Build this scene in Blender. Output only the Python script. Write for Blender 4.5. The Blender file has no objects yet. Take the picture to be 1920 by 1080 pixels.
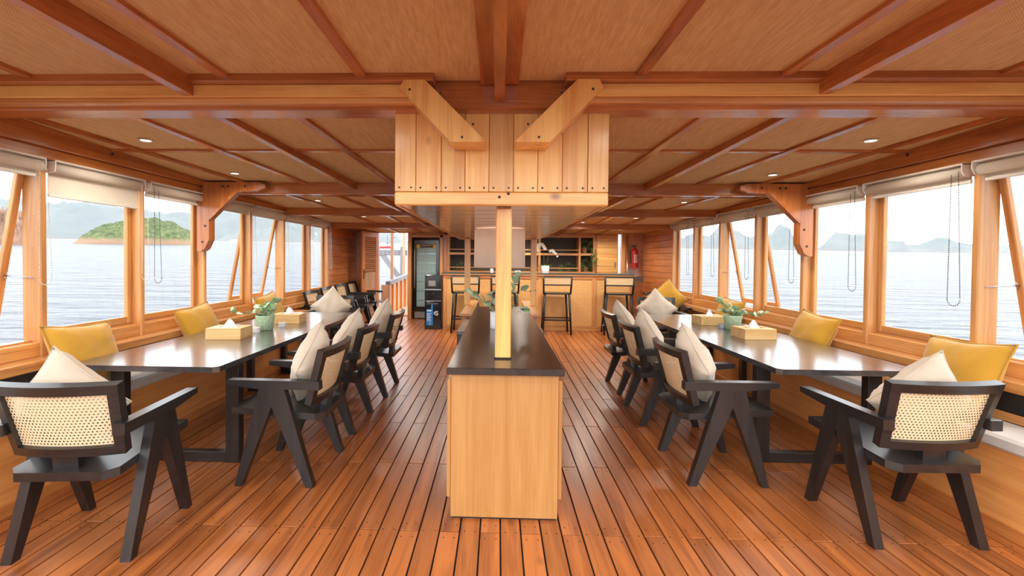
import bpy, bmesh, math, random
from mathutils import Vector, Matrix, noise
from math import sin, cos, pi, radians as R

random.seed(7)
sc = bpy.context.scene
C = sc.collection

# ------------------------------------------------------------------ camera
cam = bpy.data.cameras.new('camera')
cam.sensor_width = 36.0
cam.lens = 36.0 * 853.0 / 1920.0
cam.shift_x = 0.0276
cam.shift_y = -0.0200
cam.clip_start = 0.05
cam.clip_end = 20000
camo = bpy.data.objects.new('camera', cam)
C.objects.link(camo)
camo.matrix_world = (Matrix.Translation((0, 0, 1.5)) @ Matrix.Rotation(R(1.8), 4, 'Z')
                     @ Matrix.Rotation(R(90 - 1.0), 4, 'X') @ Matrix.Rotation(R(0.5), 4, 'Z'))
sc.camera = camo

# ------------------------------------------------------------------ sky, sun, exposure
SKY = 4.1
sc.view_settings.view_transform = 'Standard'
sc.view_settings.look = 'None'
sc.view_settings.gamma = 1.0
sc.view_settings.use_curve_mapping = False
sc.view_settings.exposure = -0.04

world = bpy.data.worlds.new('sky')
sc.world = world
world.use_nodes = True
nt = world.node_tree
nt.nodes.clear()
wo = nt.nodes.new('ShaderNodeOutputWorld')
bg = nt.nodes.new('ShaderNodeBackground')
tc = nt.nodes.new('ShaderNodeTexCoord')
sx = nt.nodes.new('ShaderNodeSeparateXYZ')
rp = nt.nodes.new('ShaderNodeValToRGB')
rp.color_ramp.elements[0].position = 0.0
rp.color_ramp.elements[0].color = (0.90, 0.94, 1.0, 1)
rp.color_ramp.elements[1].position = 0.9
rp.color_ramp.elements[1].color = (0.78, 0.88, 1.0, 1)
nz = nt.nodes.new('ShaderNodeTexNoise')
nz.inputs['Scale'].default_value = 3.0
nz.inputs['Detail'].default_value = 5.0
mpn = nt.nodes.new('ShaderNodeMapping')
mpn.inputs['Scale'].default_value = (1, 1, 3)
mx = nt.nodes.new('ShaderNodeMix')
mx.data_type = 'RGBA'
mx.inputs['B'].default_value = (1.0, 1.0, 1.0, 1)
nt.links.new(tc.outputs['Generated'], sx.inputs[0])
nt.links.new(sx.outputs['Z'], rp.inputs[0])
nt.links.new(tc.outputs['Generated'], mpn.inputs[0])
nt.links.new(mpn.outputs[0], nz.inputs['Vector'])
nt.links.new(nz.outputs[0], mx.inputs['Factor'])
nt.links.new(rp.outputs[0], mx.inputs['A'])
nt.links.new(mx.outputs['Result'], bg.inputs[0])
bg.inputs[1].default_value = SKY
nt.links.new(bg.outputs[0], wo.inputs[0])

sl = bpy.data.lights.new('sun', 'SUN')
sl.energy = 0.8
sl.angle = R(25)
sl.color = (1.0, 0.93, 0.82)
so = bpy.data.objects.new('sun', sl)
C.objects.link(so)
so.rotation_euler = (R(58), 0, R(-38))     # high veiled sun over the stern, port side

# ------------------------------------------------------------------ materials
MATS = {}


def lin(c):
    return tuple((x / 255 / 12.92) if x / 255 <= 0.04045 else ((x / 255 + 0.055) / 1.055) ** 2.4 for x in c)


def newmat(name):
    m = bpy.data.materials.new(name)
    m.use_nodes = True
    nt = m.node_tree
    b = nt.nodes['Principled BSDF']
    return m, nt, b


def plain(name, rgb, rough=0.5, metal=0.0, coat=0.0, var=0.0, emit=None, trans=0.0):
    m, nt, b = newmat(name)
    b.inputs['Base Color'].default_value = (*lin(rgb), 1)
    b.inputs['Roughness'].default_value = rough
    b.inputs['Metallic'].default_value = metal
    b.inputs['Coat Weight'].default_value = coat
    b.inputs['Coat Roughness'].default_value = 0.15
    b.inputs['Transmission Weight'].default_value = trans
    if emit:
        b.inputs['Emission Color'].default_value = (*lin(emit[0]), 1)
        b.inputs['Emission Strength'].default_value = emit[1]
    MATS[name] = m
    return m


def N(nt, t, **kw):
    n = nt.nodes.new(t)
    for k, v in kw.items():
        if k in n.inputs:
            n.inputs[k].default_value = v
        else:
            setattr(n, k, v)
    return n


def wood(name, light, dark, axis='Z', rough=0.32, coat=0.3, scale=1.0, var=0.12, world_co=False, knots=0.0, coat_ior=1.5, coat_r=0.16, spec=0.5):
    """long-grained wood; the grain runs along the given local axis"""
    m, nt, b = newmat(name)
    L = nt.links.new
    tc = N(nt, 'ShaderNodeTexCoord')
    oi = N(nt, 'ShaderNodeObjectInfo')
    mul = N(nt, 'ShaderNodeVectorMath', operation='SCALE')
    cmb = N(nt, 'ShaderNodeCombineXYZ')
    L(oi.outputs['Random'], cmb.inputs[0])
    L(oi.outputs['Random'], cmb.inputs[1])
    L(oi.outputs['Random'], cmb.inputs[2])
    L(cmb.outputs[0], mul.inputs[0])
    mul.inputs['Scale'].default_value = 37.0
    add = N(nt, 'ShaderNodeVectorMath', operation='ADD')
    L(tc.outputs['Object'], add.inputs[0])
    L(mul.outputs[0], add.inputs[1])
    s = [9.0 * scale] * 3
    s['XYZ'.index(axis)] = 0.55 * scale
    mp = N(nt, 'ShaderNodeMapping')
    mp.inputs['Scale'].default_value = s
    L(add.outputs[0], mp.inputs[0])
    n1 = N(nt, 'ShaderNodeTexNoise', Scale=1.0, Detail=4.0, Roughness=0.6, Distortion=1.2)
    L(mp.outputs[0], n1.inputs['Vector'])
    s2 = [95.0 * scale] * 3
    s2['XYZ'.index(axis)] = 3.0 * scale
    mp2 = N(nt, 'ShaderNodeMapping')
    mp2.inputs['Scale'].default_value = s2
    L(add.outputs[0], mp2.inputs[0])
    n2 = N(nt, 'ShaderNodeTexNoise', Scale=1.0, Detail=2.0)
    L(mp2.outputs[0], n2.inputs['Vector'])
    mixf = N(nt, 'ShaderNodeMath', operation='MULTIPLY_ADD')
    L(n2.outputs[0], mixf.inputs[0])
    mixf.inputs[1].default_value = 0.35
    L(n1.outputs[0], mixf.inputs[2])
    cr = N(nt, 'ShaderNodeValToRGB')
    cr.color_ramp.elements[0].position = 0.48
    cr.color_ramp.elements[0].color = (*lin(dark), 1)
    cr.color_ramp.elements[1].position = 0.78
    cr.color_ramp.elements[1].color = (*lin(light), 1)
    L(mixf.outputs[0], cr.inputs[0])
    col = cr.outputs[0]
    if knots:
        mk = N(nt, 'ShaderNodeMapping')
        ks = [3.2] * 3
        ks['XYZ'.index(axis)] = 2.1
        mk.inputs['Scale'].default_value = ks
        L(add.outputs[0], mk.inputs[0])
        vo = N(nt, 'ShaderNodeTexVoronoi', Scale=1.0, Randomness=1.0)
        L(mk.outputs[0], vo.inputs['Vector'])
        kr = N(nt, 'ShaderNodeMapRange')
        kr.inputs['From Min'].default_value = 0.03
        kr.inputs['From Max'].default_value = 0.10
        kr.inputs['To Min'].default_value = knots
        kr.inputs['To Max'].default_value = 0.0
        L(vo.outputs['Distance'], kr.inputs['Value'])
        mk2 = N(nt, 'ShaderNodeMix', data_type='RGBA')
        L(kr.outputs[0], mk2.inputs['Factor'])
        L(col, mk2.inputs['A'])
        mk2.inputs['B'].default_value = (*lin(tuple(x * 0.42 for x in dark)), 1)
        col = mk2.outputs['Result']
    hs = N(nt, 'ShaderNodeHueSaturation')
    mr = N(nt, 'ShaderNodeMapRange')
    mr.inputs['To Min'].default_value = 1.0 - var
    mr.inputs['To Max'].default_value = 1.0 + var
    L(oi.outputs['Random'], mr.inputs['Value'])
    L(mr.outputs[0], hs.inputs['Value'])
    L(col, hs.inputs['Color'])
    L(hs.outputs[0], b.inputs['Base Color'])
    b.inputs['Roughness'].default_value = rough
    b.inputs['Coat Weight'].default_value = coat
    b.inputs['Coat Roughness'].default_value = coat_r
    b.inputs['Coat IOR'].default_value = coat_ior
    b.inputs['Specular IOR Level'].default_value = spec
    bp = N(nt, 'ShaderNodeBump')
    bp.inputs['Strength'].default_value = 0.12
    bp.inputs['Distance'].default_value = 0.002
    L(n2.outputs[0], bp.inputs['Height'])
    L(bp.outputs[0], b.inputs['Normal'])
    MATS[name] = m
    return m


def fabric(name, rgb, rough=0.9, scale=420.0, amount=0.12, sheen=0.3):
    m, nt, b = newmat(name)
    L = nt.links.new
    tc = N(nt, 'ShaderNodeTexCoord')
    w = N(nt, 'ShaderNodeTexNoise', Scale=scale, Detail=2.0)
    L(tc.outputs['Object'], w.inputs['Vector'])
    w2 = N(nt, 'ShaderNodeTexNoise', Scale=6.0, Detail=3.0)
    L(tc.outputs['Object'], w2.inputs['Vector'])
    ad = N(nt, 'ShaderNodeMath', operation='ADD')
    L(w.outputs[0], ad.inputs[0])
    L(w2.outputs[0], ad.inputs[1])
    mr = N(nt, 'ShaderNodeMapRange')
    mr.inputs['From Max'].default_value = 2.0
    mr.inputs['To Min'].default_value = 1.0 - amount * 2
    mr.inputs['To Max'].default_value = 1.0 + amount * 2
    L(ad.outputs[0], mr.inputs['Value'])
    hs = N(nt, 'ShaderNodeHueSaturation')
    hs.inputs['Color'].default_value = (*lin(rgb), 1)
    L(mr.outputs[0], hs.inputs['Value'])
    L(hs.outputs[0], b.inputs['Base Color'])
    b.inputs['Roughness'].default_value = rough
    b.inputs['Sheen Weight'].default_value = sheen
    bp = N(nt, 'ShaderNodeBump')
    bp.inputs['Strength'].default_value = 0.25
    bp.inputs['Distance'].default_value = 0.002
    L(w.outputs[0], bp.inputs['Height'])
    L(bp.outputs[0], b.inputs['Normal'])
    MATS[name] = m
    return m


def weave(name, c1, c2, sx_=260.0, sy_=170.0, rough=0.75, axes='XY', patch=0.0):
    """closely woven reed matting: fine threads in two directions plus slow tone changes"""
    m, nt, b = newmat(name)
    L = nt.links.new
    tc = N(nt, 'ShaderNodeTexCoord')
    sp = N(nt, 'ShaderNodeSeparateXYZ')
    L(tc.outputs['Object'], sp.inputs[0])

    def wave(ax, f):
        mu = N(nt, 'ShaderNodeMath', operation='MULTIPLY')
        L(sp.outputs[ax], mu.inputs[0])
        mu.inputs[1].default_value = f
        si = N(nt, 'ShaderNodeMath', operation='SINE')
        L(mu.outputs[0], si.inputs[0])
        return si
    a = wave(axes[0], sx_ * 2)
    c = wave(axes[1], sy_ * 2)
    pr = N(nt, 'ShaderNodeMath', operation='MULTIPLY')
    L(a.outputs[0], pr.inputs[0])
    L(c.outputs[0], pr.inputs[1])
    n = N(nt, 'ShaderNodeTexNoise', Scale=1.0, Detail=5.0, Roughness=0.75)
    mp = N(nt, 'ShaderNodeMapping')
    s = {'X': 60.0, 'Y': 60.0, 'Z': 60.0}
    s[axes[0]] = 6.0
    mp.inputs['Scale'].default_value = (s['X'], s['Y'], s['Z'])
    L(tc.outputs['Object'], mp.inputs[0])
    L(mp.outputs[0], n.inputs['Vector'])
    ad = N(nt, 'ShaderNodeMath', operation='MULTIPLY_ADD')
    L(pr.outputs[0], ad.inputs[0])
    ad.inputs[1].default_value = 0.22
    L(n.outputs[0], ad.inputs[2])
    cr = N(nt, 'ShaderNodeValToRGB')
    cr.color_ramp.elements[0].position = 0.25
    cr.color_ramp.elements[0].color = (*lin(c1), 1)
    cr.color_ramp.elements[1].position = 0.75
    cr.color_ramp.elements[1].color = (*lin(c2), 1)
    L(ad.outputs[0], cr.inputs[0])
    L(cr.outputs[0], b.inputs['Base Color'])
    b.inputs['Roughness'].default_value = rough
    b.inputs['Specular IOR Level'].default_value = 0.25
    bp = N(nt, 'ShaderNodeBump')
    bp.inputs['Strength'].default_value = 0.3
    bp.inputs['Distance'].default_value = 0.002
    L(ad.outputs[0], bp.inputs['Height'])
    L(bp.outputs[0], b.inputs['Normal'])
    MATS[name] = m
    return m


def cane_mat(name, rgb, pitch=0.0155, hole=0.30, ax=('X', 'Z')):
    """woven cane webbing with open holes in a staggered grid"""
    m, nt, b = newmat(name)
    L = nt.links.new
    out = nt.nodes['Material Output']
    uv = N(nt, 'ShaderNodeUVMap')
    sp = N(nt, 'ShaderNodeSeparateXYZ')
    L(uv.outputs[0], sp.inputs[0])

    def M(op, *ins):
        n = N(nt, 'ShaderNodeMath', operation=op)
        for i, v in enumerate(ins):
            if hasattr(v, 'is_linked') or hasattr(v, 'links'):
                L(v, n.inputs[i])
            else:
                n.inputs[i].default_value = v
        return n.outputs[0]

    def cell(off):
        v = M('DIVIDE', sp.outputs[1], pitch * 0.86)
        row = M('FRACT', M('MULTIPLY', M('FLOOR', v), 0.5))
        u = M('ADD', M('DIVIDE', sp.outputs[0], pitch), row)
        fu = M('SUBTRACT', M('FRACT', u), 0.5)
        fv = M('SUBTRACT', M('FRACT', v), 0.5)
        d = M('SQRT', M('ADD', M('MULTIPLY', fu, fu), M('MULTIPLY', fv, fv)))
        return M('LESS_THAN', d, hole)
    h = cell(0.0)
    bsdf = b
    b.inputs['Base Color'].default_value = (*lin(rgb), 1)
    n = N(nt, 'ShaderNodeTexNoise', Scale=160.0, Detail=3.0)
    L(uv.outputs[0], n.inputs['Vector'])
    hs = N(nt, 'ShaderNodeHueSaturation')
    hs.inputs['Color'].default_value = (*lin(rgb), 1)
    mr = N(nt, 'ShaderNodeMapRange')
    mr.inputs['To Min'].default_value = 0.75
    mr.inputs['To Max'].default_value = 1.15
    L(n.outputs[0], mr.inputs['Value'])
    L(mr.outputs[0], hs.inputs['Value'])
    L(hs.outputs[0], b.inputs['Base Color'])
    b.inputs['Roughness'].default_value = 0.6
    tr = N(nt, 'ShaderNodeBsdfTransparent')
    mxs = N(nt, 'ShaderNodeMixShader')
    L(h, mxs.inputs[0])
    L(bsdf.outputs[0], mxs.inputs[1])
    L(tr.outputs[0], mxs.inputs[2])
    L(mxs.outputs[0], out.inputs['Surface'])
    MATS[name] = m
    return m


def glass_mat(name, tint=(0.97, 0.985, 0.985)):
    m, nt, b = newmat(name)
    L = nt.links.new
    out = nt.nodes['Material Output']
    tr = N(nt, 'ShaderNodeBsdfTransparent')
    tr.inputs[0].default_value = (*tint, 1)
    gl = N(nt, 'ShaderNodeBsdfGlossy')
    gl.inputs['Roughness'].default_value = 0.02
    lw = N(nt, 'ShaderNodeLayerWeight', Blend=0.5)
    pw = N(nt, 'ShaderNodeMath', operation='POWER')
    L(lw.outputs['Facing'], pw.inputs[0])
    pw.inputs[1].default_value = 5.0
    fr = N(nt, 'ShaderNodeMath', operation='MULTIPLY_ADD')
    L(pw.outputs[0], fr.inputs[0])
    fr.inputs[1].default_value = 0.5
    fr.inputs[2].default_value = 0.015
    mxs = N(nt, 'ShaderNodeMixShader')
    L(fr.outputs[0], mxs.inputs[0])
    L(tr.outputs[0], mxs.inputs[1])
    L(gl.outputs[0], mxs.inputs[2])
    L(mxs.outputs[0], out.inputs['Surface'])
    MATS[name] = m
    return m


TEAK_L, TEAK_D = (192, 116, 58), (150, 78, 34)
for ax in 'XYZ':
    wood('teak_' + ax, (210, 136, 72), (170, 98, 46), ax)
    wood('beam_' + ax, (194, 118, 62), (154, 84, 40), ax, rough=0.24, coat=0.5)
    wood('honey_' + ax, (244, 192, 112), (220, 152, 80), ax, rough=0.35, coat=0.4, knots=0.7)
    wood('black_' + ax, (40, 36, 35), (24, 21, 21), ax, rough=0.36, coat=0.3, var=0.08)
    wood('frame_' + ax, (222, 162, 98), (190, 124, 66), ax, rough=0.35, coat=0.3)
wood('deck', (184, 110, 56), (134, 72, 32), 'Y', rough=0.38, coat=0.6, coat_r=0.28, var=0.17, knots=0.35)
wood('wall_plank', (218, 142, 84), (182, 106, 56), 'Y', rough=0.28, coat=0.4, var=0.12)
wood('soffit', (206, 140, 84), (176, 108, 58), 'X', rough=0.18, coat=0.5, var=0.06)
wood('veneer', (188, 138, 80), (174, 120, 62), 'Z', rough=0.38, coat=0.2, var=0.03)
wood('bench_wood', (232, 162, 92), (212, 136, 72), 'Y', rough=0.4, coat=0.2, var=0.04)
wood('bamboo', (232, 194, 134), (214, 168, 104), 'X', rough=0.45, coat=0.1, var=0.04)
wood('grey_wood', (140, 142, 148), (104, 106, 114), 'Z', rough=0.6, coat=0.0)
wood('pale_wood', (206, 170, 138), (170, 130, 100), 'Z', rough=0.6, coat=0.0)
wood('table_black', (66, 62, 64), (46, 43, 45), 'Y', rough=0.30, coat=1.0, var=0.03, coat_ior=1.7)
wood('counter_top', (58, 46, 40), (40, 32, 28), 'Y', rough=0.26, coat=0.35, var=0.02)
weave('rattan_ceiling', (198, 156, 108), (236, 202, 152), 300, 210, axes='YX')
weave('rattan_bar', (214, 158, 96), (238, 192, 128), 150, 150, axes='XZ')
weave('rattan_back', (220, 190, 140), (244, 220, 176), 150, 150, axes='XZ')
cane_mat('cane', (240, 214, 172), 0.0185, 0.25)
cane_mat('cane_tan', (222, 182, 120), 0.0165, 0.24)
fabric('linen', (208, 194, 174))
fabric('mustard', (196, 146, 40), scale=300)
fabric('seat_grey', (206, 198, 190), scale=500, amount=0.08)
fabric('blind_cream', (240, 230, 214), scale=600, amount=0.05)
def translucent(name, f):
    nt = MATS[name].node_tree
    b = nt.nodes['Principled BSDF']
    out = nt.nodes['Material Output']
    t = N(nt, 'ShaderNodeBsdfTranslucent')
    src = b.inputs['Base Color'].links[0].from_socket
    nt.links.new(src, t.inputs[0])
    mx_ = N(nt, 'ShaderNodeMixShader')
    mx_.inputs[0].default_value = f
    nt.links.new(b.outputs[0], mx_.inputs[1])
    nt.links.new(t.outputs[0], mx_.inputs[2])
    nt.links.new(mx_.outputs[0], out.inputs['Surface'])


translucent('blind_cream', 0.35)
fabric('shade', (232, 218, 204), scale=500, amount=0.05)
translucent('shade', 0.4)
plain('blind_plastic', (226, 218, 206), 0.4)
plain('bead', (226, 216, 200), 0.4)
plain('bead_grey', (120, 116, 112), 0.35, 0.4)
plain('caulk', (34, 28, 26), 0.7)
plain('dark_shade_backing', (28, 22, 18), 0.8)  # near-black for the plank backing; also holds the bench's painted shade
plain('black_metal', (42, 40, 40), 0.38, 0.3)
plain('black_gloss', (14, 14, 15), 0.15, 0.0, 0.5)
plain('brass', (120, 96, 60), 0.35, 0.9)
plain('steel', (200, 200, 204), 0.25, 1.0)
plain('white_ceramic', (240, 238, 236), 0.25, 0, 0.4)
plain('grey_ceramic', (176, 178, 190), 0.5)
plain('white_paper', (246, 246, 246), 0.9)
plain('slate', (78, 76, 72), 0.7)
plain('bolt', (54, 34, 22), 0.5)
plain('red_paint', (172, 28, 34), 0.25, 0, 0.5)
plain('rubber', (24, 24, 24), 0.6)
plain('blue_label', (32, 132, 204), 0.4)
plain('sticker_white', (232, 236, 240), 0.5)
plain('sticker_yellow', (220, 186, 60), 0.5)
plain('fridge_inside', (196, 204, 204), 0.5)
plain('fan_grey', (150, 146, 142), 0.45, 0.3)
plain('leaf', (160, 192, 148), 0.45)
plain('leaf_pale', (196, 214, 180), 0.45)
plain('leaf_dark', (112, 146, 86), 0.5)
plain('stem', (112, 128, 84), 0.6)
plain('soil', (66, 52, 40), 0.9)
plain('terracotta', (150, 104, 70), 0.7)
plain('orchid_white', (246, 244, 240), 0.5)
plain('pale_pot', (224, 228, 234), 0.3)
glass_mat('glass')
glass_mat('fridge_glass', (0.86, 0.92, 0.92))
plain('lamp_lens', (255, 244, 224), 0.4, emit=((255, 240, 214), 6.0))


def pot_pattern(name, a, b_):
    m, nt, b = newmat(name)
    L = nt.links.new
    tc = N(nt, 'ShaderNodeTexCoord')
    v = N(nt, 'ShaderNodeTexVoronoi', Scale=75.0, feature='DISTANCE_TO_EDGE')
    L(tc.outputs['Object'], v.inputs['Vector'])
    cr = N(nt, 'ShaderNodeValToRGB')
    cr.color_ramp.elements[0].position = 0.05
    cr.color_ramp.elements[0].color = (*lin(b_), 1)
    cr.color_ramp.elements[1].position = 0.14
    cr.color_ramp.elements[1].color = (*lin(a), 1)
    L(v.outputs['Distance'], cr.inputs[0])
    L(cr.outputs[0], b.inputs['Base Color'])
    b.inputs['Roughness'].default_value = 0.35
    MATS[name] = m


pot_pattern('pot_green', (150, 186, 140), (206, 224, 196))


def sea_mat():
    m, nt, b = newmat('sea_water')
    L = nt.links.new
    tc = N(nt, 'ShaderNodeTexCoord')
    mp = N(nt, 'ShaderNodeMapping')
    mp.inputs['Scale'].default_value = (0.16, 0.55, 1)
    mp.inputs['Rotation'].default_value = (0, 0, R(12))
    L(tc.outputs['Object'], mp.inputs[0])
    n1 = N(nt, 'ShaderNodeTexNoise', Scale=1.0, Detail=6.0, Roughness=0.55)
    L(mp.outputs[0], n1.inputs['Vector'])
    bp = N(nt, 'ShaderNodeBump')
    bp.inputs['Strength'].default_value = 0.9
    bp.inputs['Distance'].default_value = 1.6
    L(n1.outputs[0], bp.inputs['Height'])
    L(bp.outputs[0], b.inputs['Normal'])
    b.inputs['Base Color'].default_value = (*lin((90, 93, 100)), 1)
    b.inputs['Roughness'].default_value = 0.32
    b.inputs['IOR'].default_value = 1.22
    MATS['sea_water'] = m


sea_mat()


def terrain_mat(name, low, high, rock, zsplit, scale):
    m, nt, b = newmat(name)
    L = nt.links.new
    tc = N(nt, 'ShaderNodeTexCoord')
    sp = N(nt, 'ShaderNodeSeparateXYZ')
    L(tc.outputs['Object'], sp.inputs[0])
    n = N(nt, 'ShaderNodeTexNoise', Scale=scale, Detail=6.0, Roughness=0.7)
    L(tc.outputs['Object'], n.inputs['Vector'])
    cr = N(nt, 'ShaderNodeValToRGB')
    cr.color_ramp.elements[0].position = 0.4
    cr.color_ramp.elements[0].color = (*lin(low), 1)
    cr.color_ramp.elements[1].position = 0.62
    cr.color_ramp.elements[1].color = (*lin(high), 1)
    L(n.outputs[0], cr.inputs[0])
    ad = N(nt, 'ShaderNodeMath', operation='MULTIPLY_ADD')
    L(n.outputs[0], ad.inputs[0])
    ad.inputs[1].default_value = zsplit * 1.6
    L(sp.outputs['Z'], ad.inputs[2])
    mr = N(nt, 'ShaderNodeMapRange')
    mr.inputs['From Min'].default_value = zsplit * 1.3
    mr.inputs['From Max'].default_value = zsplit * 1.7
    L(ad.outputs[0], mr.inputs['Value'])
    mxx = N(nt, 'ShaderNodeMix', data_type='RGBA')
    L(mr.outputs[0], mxx.inputs['Factor'])
    mxx.inputs['A'].default_value = (*lin(rock), 1)
    L(cr.outputs[0], mxx.inputs['B'])
    L(mxx.outputs['Result'], b.inputs['Base Color'])
    b.inputs['Roughness'].default_value = 0.95
    MATS[name] = m


terrain_mat('island_green', (62, 78, 46), (112, 118, 74), (146, 116, 94), 5.0, 0.30)
terrain_mat('rock_brown', (128, 98, 80), (160, 126, 104), (136, 104, 86), 3.0, 0.3)
terrain_mat('hill_dry', (70, 80, 74), (98, 100, 92), (104, 96, 88), 14.0, 0.012)

# haze: a real bank of moist air lying on the water beyond the nearest island
hz = bpy.data.materials.new('haze_air')
hz.use_nodes = True
hz.node_tree.nodes.clear()
ho = hz.node_tree.nodes.new('ShaderNodeOutputMaterial')
hv = hz.node_tree.nodes.new('ShaderNodeVolumeScatter')
hv.inputs['Color'].default_value = (0.50, 0.57, 0.66, 1)
hv.inputs['Density'].default_value = 0.0016
hv.inputs['Anisotropy'].default_value = 0.0
hz.node_tree.links.new(hv.outputs[0], ho.inputs['Volume'])
MATS['haze_air'] = hz


# ------------------------------------------------------------------ mesh helpers
class MB:
    def __init__(s):
        s.v, s.f, s.uv = [], [], None

    def add(s, o, M=None):
        n = len(s.v)
        s.v += [tuple(M @ Vector(p)) for p in o.v] if M else list(o.v)
        s.f += [tuple(i + n for i in f) for f in o.f]
        return s

    def poly(s, pts, faces):
        n = len(s.v)
        s.v += [tuple(p) for p in pts]
        s.f += [tuple(i + n for i in f) for f in faces]
        return s

    def box(s, x0, x1, y0, y1, z0, z1, c=0.0):
        if x0 > x1: x0, x1 = x1, x0
        if y0 > y1: y0, y1 = y1, y0
        if z0 > z1: z0, z1 = z1, z0
        if c <= 0:
            p = [(x, y, z) for x in (x0, x1) for y in (y0, y1) for z in (z0, z1)]
            return s.poly(p, [(0, 1, 3, 2), (4, 6, 7, 5), (0, 4, 5, 1), (2, 3, 7, 6), (0, 2, 6, 4), (1, 5, 7, 3)])
        c = min(c, (x1 - x0) * .45, (y1 - y0) * .45, (z1 - z0) * .45)
        P, idx = [], {}
        for i, x in enumerate((x0, x1)):
            for j, y in enumerate((y0, y1)):
                for k, z in enumerate((z0, z1)):
                    dx, dy, dz = (c if i == 0 else -c), (c if j == 0 else -c), (c if k == 0 else -c)
                    for a, q in enumerate(((x, y + dy, z + dz), (x + dx, y, z + dz), (x + dx, y + dy, z))):
                        idx[(i, j, k, a)] = len(P)
                        P.append(q)
        F = []
        for i in (0, 1):
            F.append([idx[(i, 0, 0, 0)], idx[(i, 1, 0, 0)], idx[(i, 1, 1, 0)], idx[(i, 0, 1, 0)]])
            F.append([idx[(0, i, 0, 1)], idx[(1, i, 0, 1)], idx[(1, i, 1, 1)], idx[(0, i, 1, 1)]])
            F.append([idx[(0, 0, i, 2)], idx[(1, 0, i, 2)], idx[(1, 1, i, 2)], idx[(0, 1, i, 2)]])
        for a in (0, 1):
            for b in (0, 1):
                F.append([idx[(a, b, 0, 0)], idx[(a, b, 0, 1)], idx[(a, b, 1, 1)], idx[(a, b, 1, 0)]])
                F.append([idx[(a, 0, b, 0)], idx[(a, 0, b, 2)], idx[(a, 1, b, 2)], idx[(a, 1, b, 0)]])
                F.append([idx[(0, a, b, 1)], idx[(0, a, b, 2)], idx[(1, a, b, 2)], idx[(1, a, b, 1)]])
        for i in (0, 1):
            for j in (0, 1):
                for k in (0, 1):
                    F.append([idx[(i, j, k, 0)], idx[(i, j, k, 1)], idx[(i, j, k, 2)]])
        return s.poly(P, F)

    def hexa(s, p):
        """8 points: 0-3 one face ring, 4-7 the opposite ring"""
        return s.poly(p, [(0, 1, 2, 3), (7, 6, 5, 4), (0, 4, 5, 1), (1, 5, 6, 2), (2, 6, 7, 3), (3, 7, 4, 0)])

    def prism(s, pts, ax, a0, a1):
        """2-D outline extruded along ax; outline coordinates are the other two axes in order"""
        n = len(pts)

        def P(q, a):
            return {'X': (a, q[0], q[1]), 'Y': (q[0], a, q[1]), 'Z': (q[0], q[1], a)}[ax]
        v = [P(q, a0) for q in pts] + [P(q, a1) for q in pts]
        f = [tuple(range(n)), tuple(range(2 * n - 1, n - 1, -1))]
        f += [(i, (i + 1) % n, n + (i + 1) % n, n + i) for i in range(n)]
        return s.poly(v, f)

    def tube(s, path, r, n=8, closed=False):
        path = [Vector(p) for p in path]
        rr = r if isinstance(r, (list, tuple)) else [r] * len(path)
        base = len(s.v)
        m = len(path)
        up = Vector((0.13, 0.21, 0.97))
        for i, p in enumerate(path):
            if closed:
                d = path[(i + 1) % m] - path[i - 1]
            else:
                d = path[min(i + 1, m - 1)] - path[max(i - 1, 0)]
            d.normalize()
            u = up if abs(d.dot(up)) < 0.95 else Vector((1, 0, 0))
            a = d.cross(u).normalized()
            b = d.cross(a)
            for k in range(n):
                t = 2 * pi * k / n
                s.v.append(tuple(p + (a * cos(t) + b * sin(t)) * rr[i]))
        for i in range(m if closed else m - 1):
            for k in range(n):
                j = (i + 1) % m
                s.f.append((base + i * n + k, base + i * n + (k + 1) % n, base + j * n + (k + 1) % n, base + j * n + k))
        if not closed:
            s.f.append(tuple(base + k for k in range(n)))
            s.f.append(tuple(base + (m - 1) * n + k for k in range(n)))
        return s

    def lathe(s, prof, n=24, c=(0, 0, 0)):
        base = len(s.v)
        for r, z in prof:
            for k in range(n):
                t = 2 * pi * k / n
                s.v.append((c[0] + r * cos(t), c[1] + r * sin(t), c[2] + z))
        for i in range(len(prof) - 1):
            for k in range(n):
                s.f.append((base + i * n + k, base + i * n + (k + 1) % n, base + (i + 1) * n + (k + 1) % n, base + (i + 1) * n + k))
        s.f.append(tuple(base + k for k in range(n)))
        s.f.append(tuple(base + (len(prof) - 1) * n + k for k in range(n)))
        return s

    def ball(s, c, r, n=8, m=5, sc_=(1, 1, 1)):
        prof = []
        for i in range(m + 1):
            t = -pi / 2 + pi * i / m
            prof.append((max(r * cos(t), r * 0.02), r * sin(t)))
        o = MB().lathe(prof, n)
        return s.add(o, Matrix.Translation(c) @ Matrix.Diagonal((*sc_, 1)))

    def octa(s, c, r):
        x, y, z = c
        return s.poly([(x + r, y, z), (x - r, y, z), (x, y + r, z), (x, y - r, z), (x, y, z + r), (x, y, z - r)],
                      [(0, 2, 4), (2, 1, 4), (1, 3, 4), (3, 0, 4), (2, 0, 5), (1, 2, 5), (3, 1, 5), (0, 3, 5)])

    def mesh(s, name, mat, smooth=False, fix=True):
        me = bpy.data.meshes.new(name)
        me.from_pydata(s.v, [], s.f)
        if fix:
            bm = bmesh.new()
            bm.from_mesh(me)
            bmesh.ops.recalc_face_normals(bm, faces=bm.faces)
            bm.to_mesh(me)
            bm.free()
        if smooth:
            me.polygons.foreach_set('use_smooth', [True] * len(me.polygons))
        if mat:
            me.materials.append(MATS[mat])
        me.update()
        return me

    def build(s, name, mat, parent=None, smooth=False, fix=True, loc=None, rot=None):
        o = bpy.data.objects.new(name, s.mesh(name, mat, smooth, fix))
        C.objects.link(o)
        if parent:
            o.parent = parent
        if loc: o.location = loc
        if rot: o.rotation_euler = rot
        return o


def B(*a, **k):
    return MB().box(*a, **k)


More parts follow.
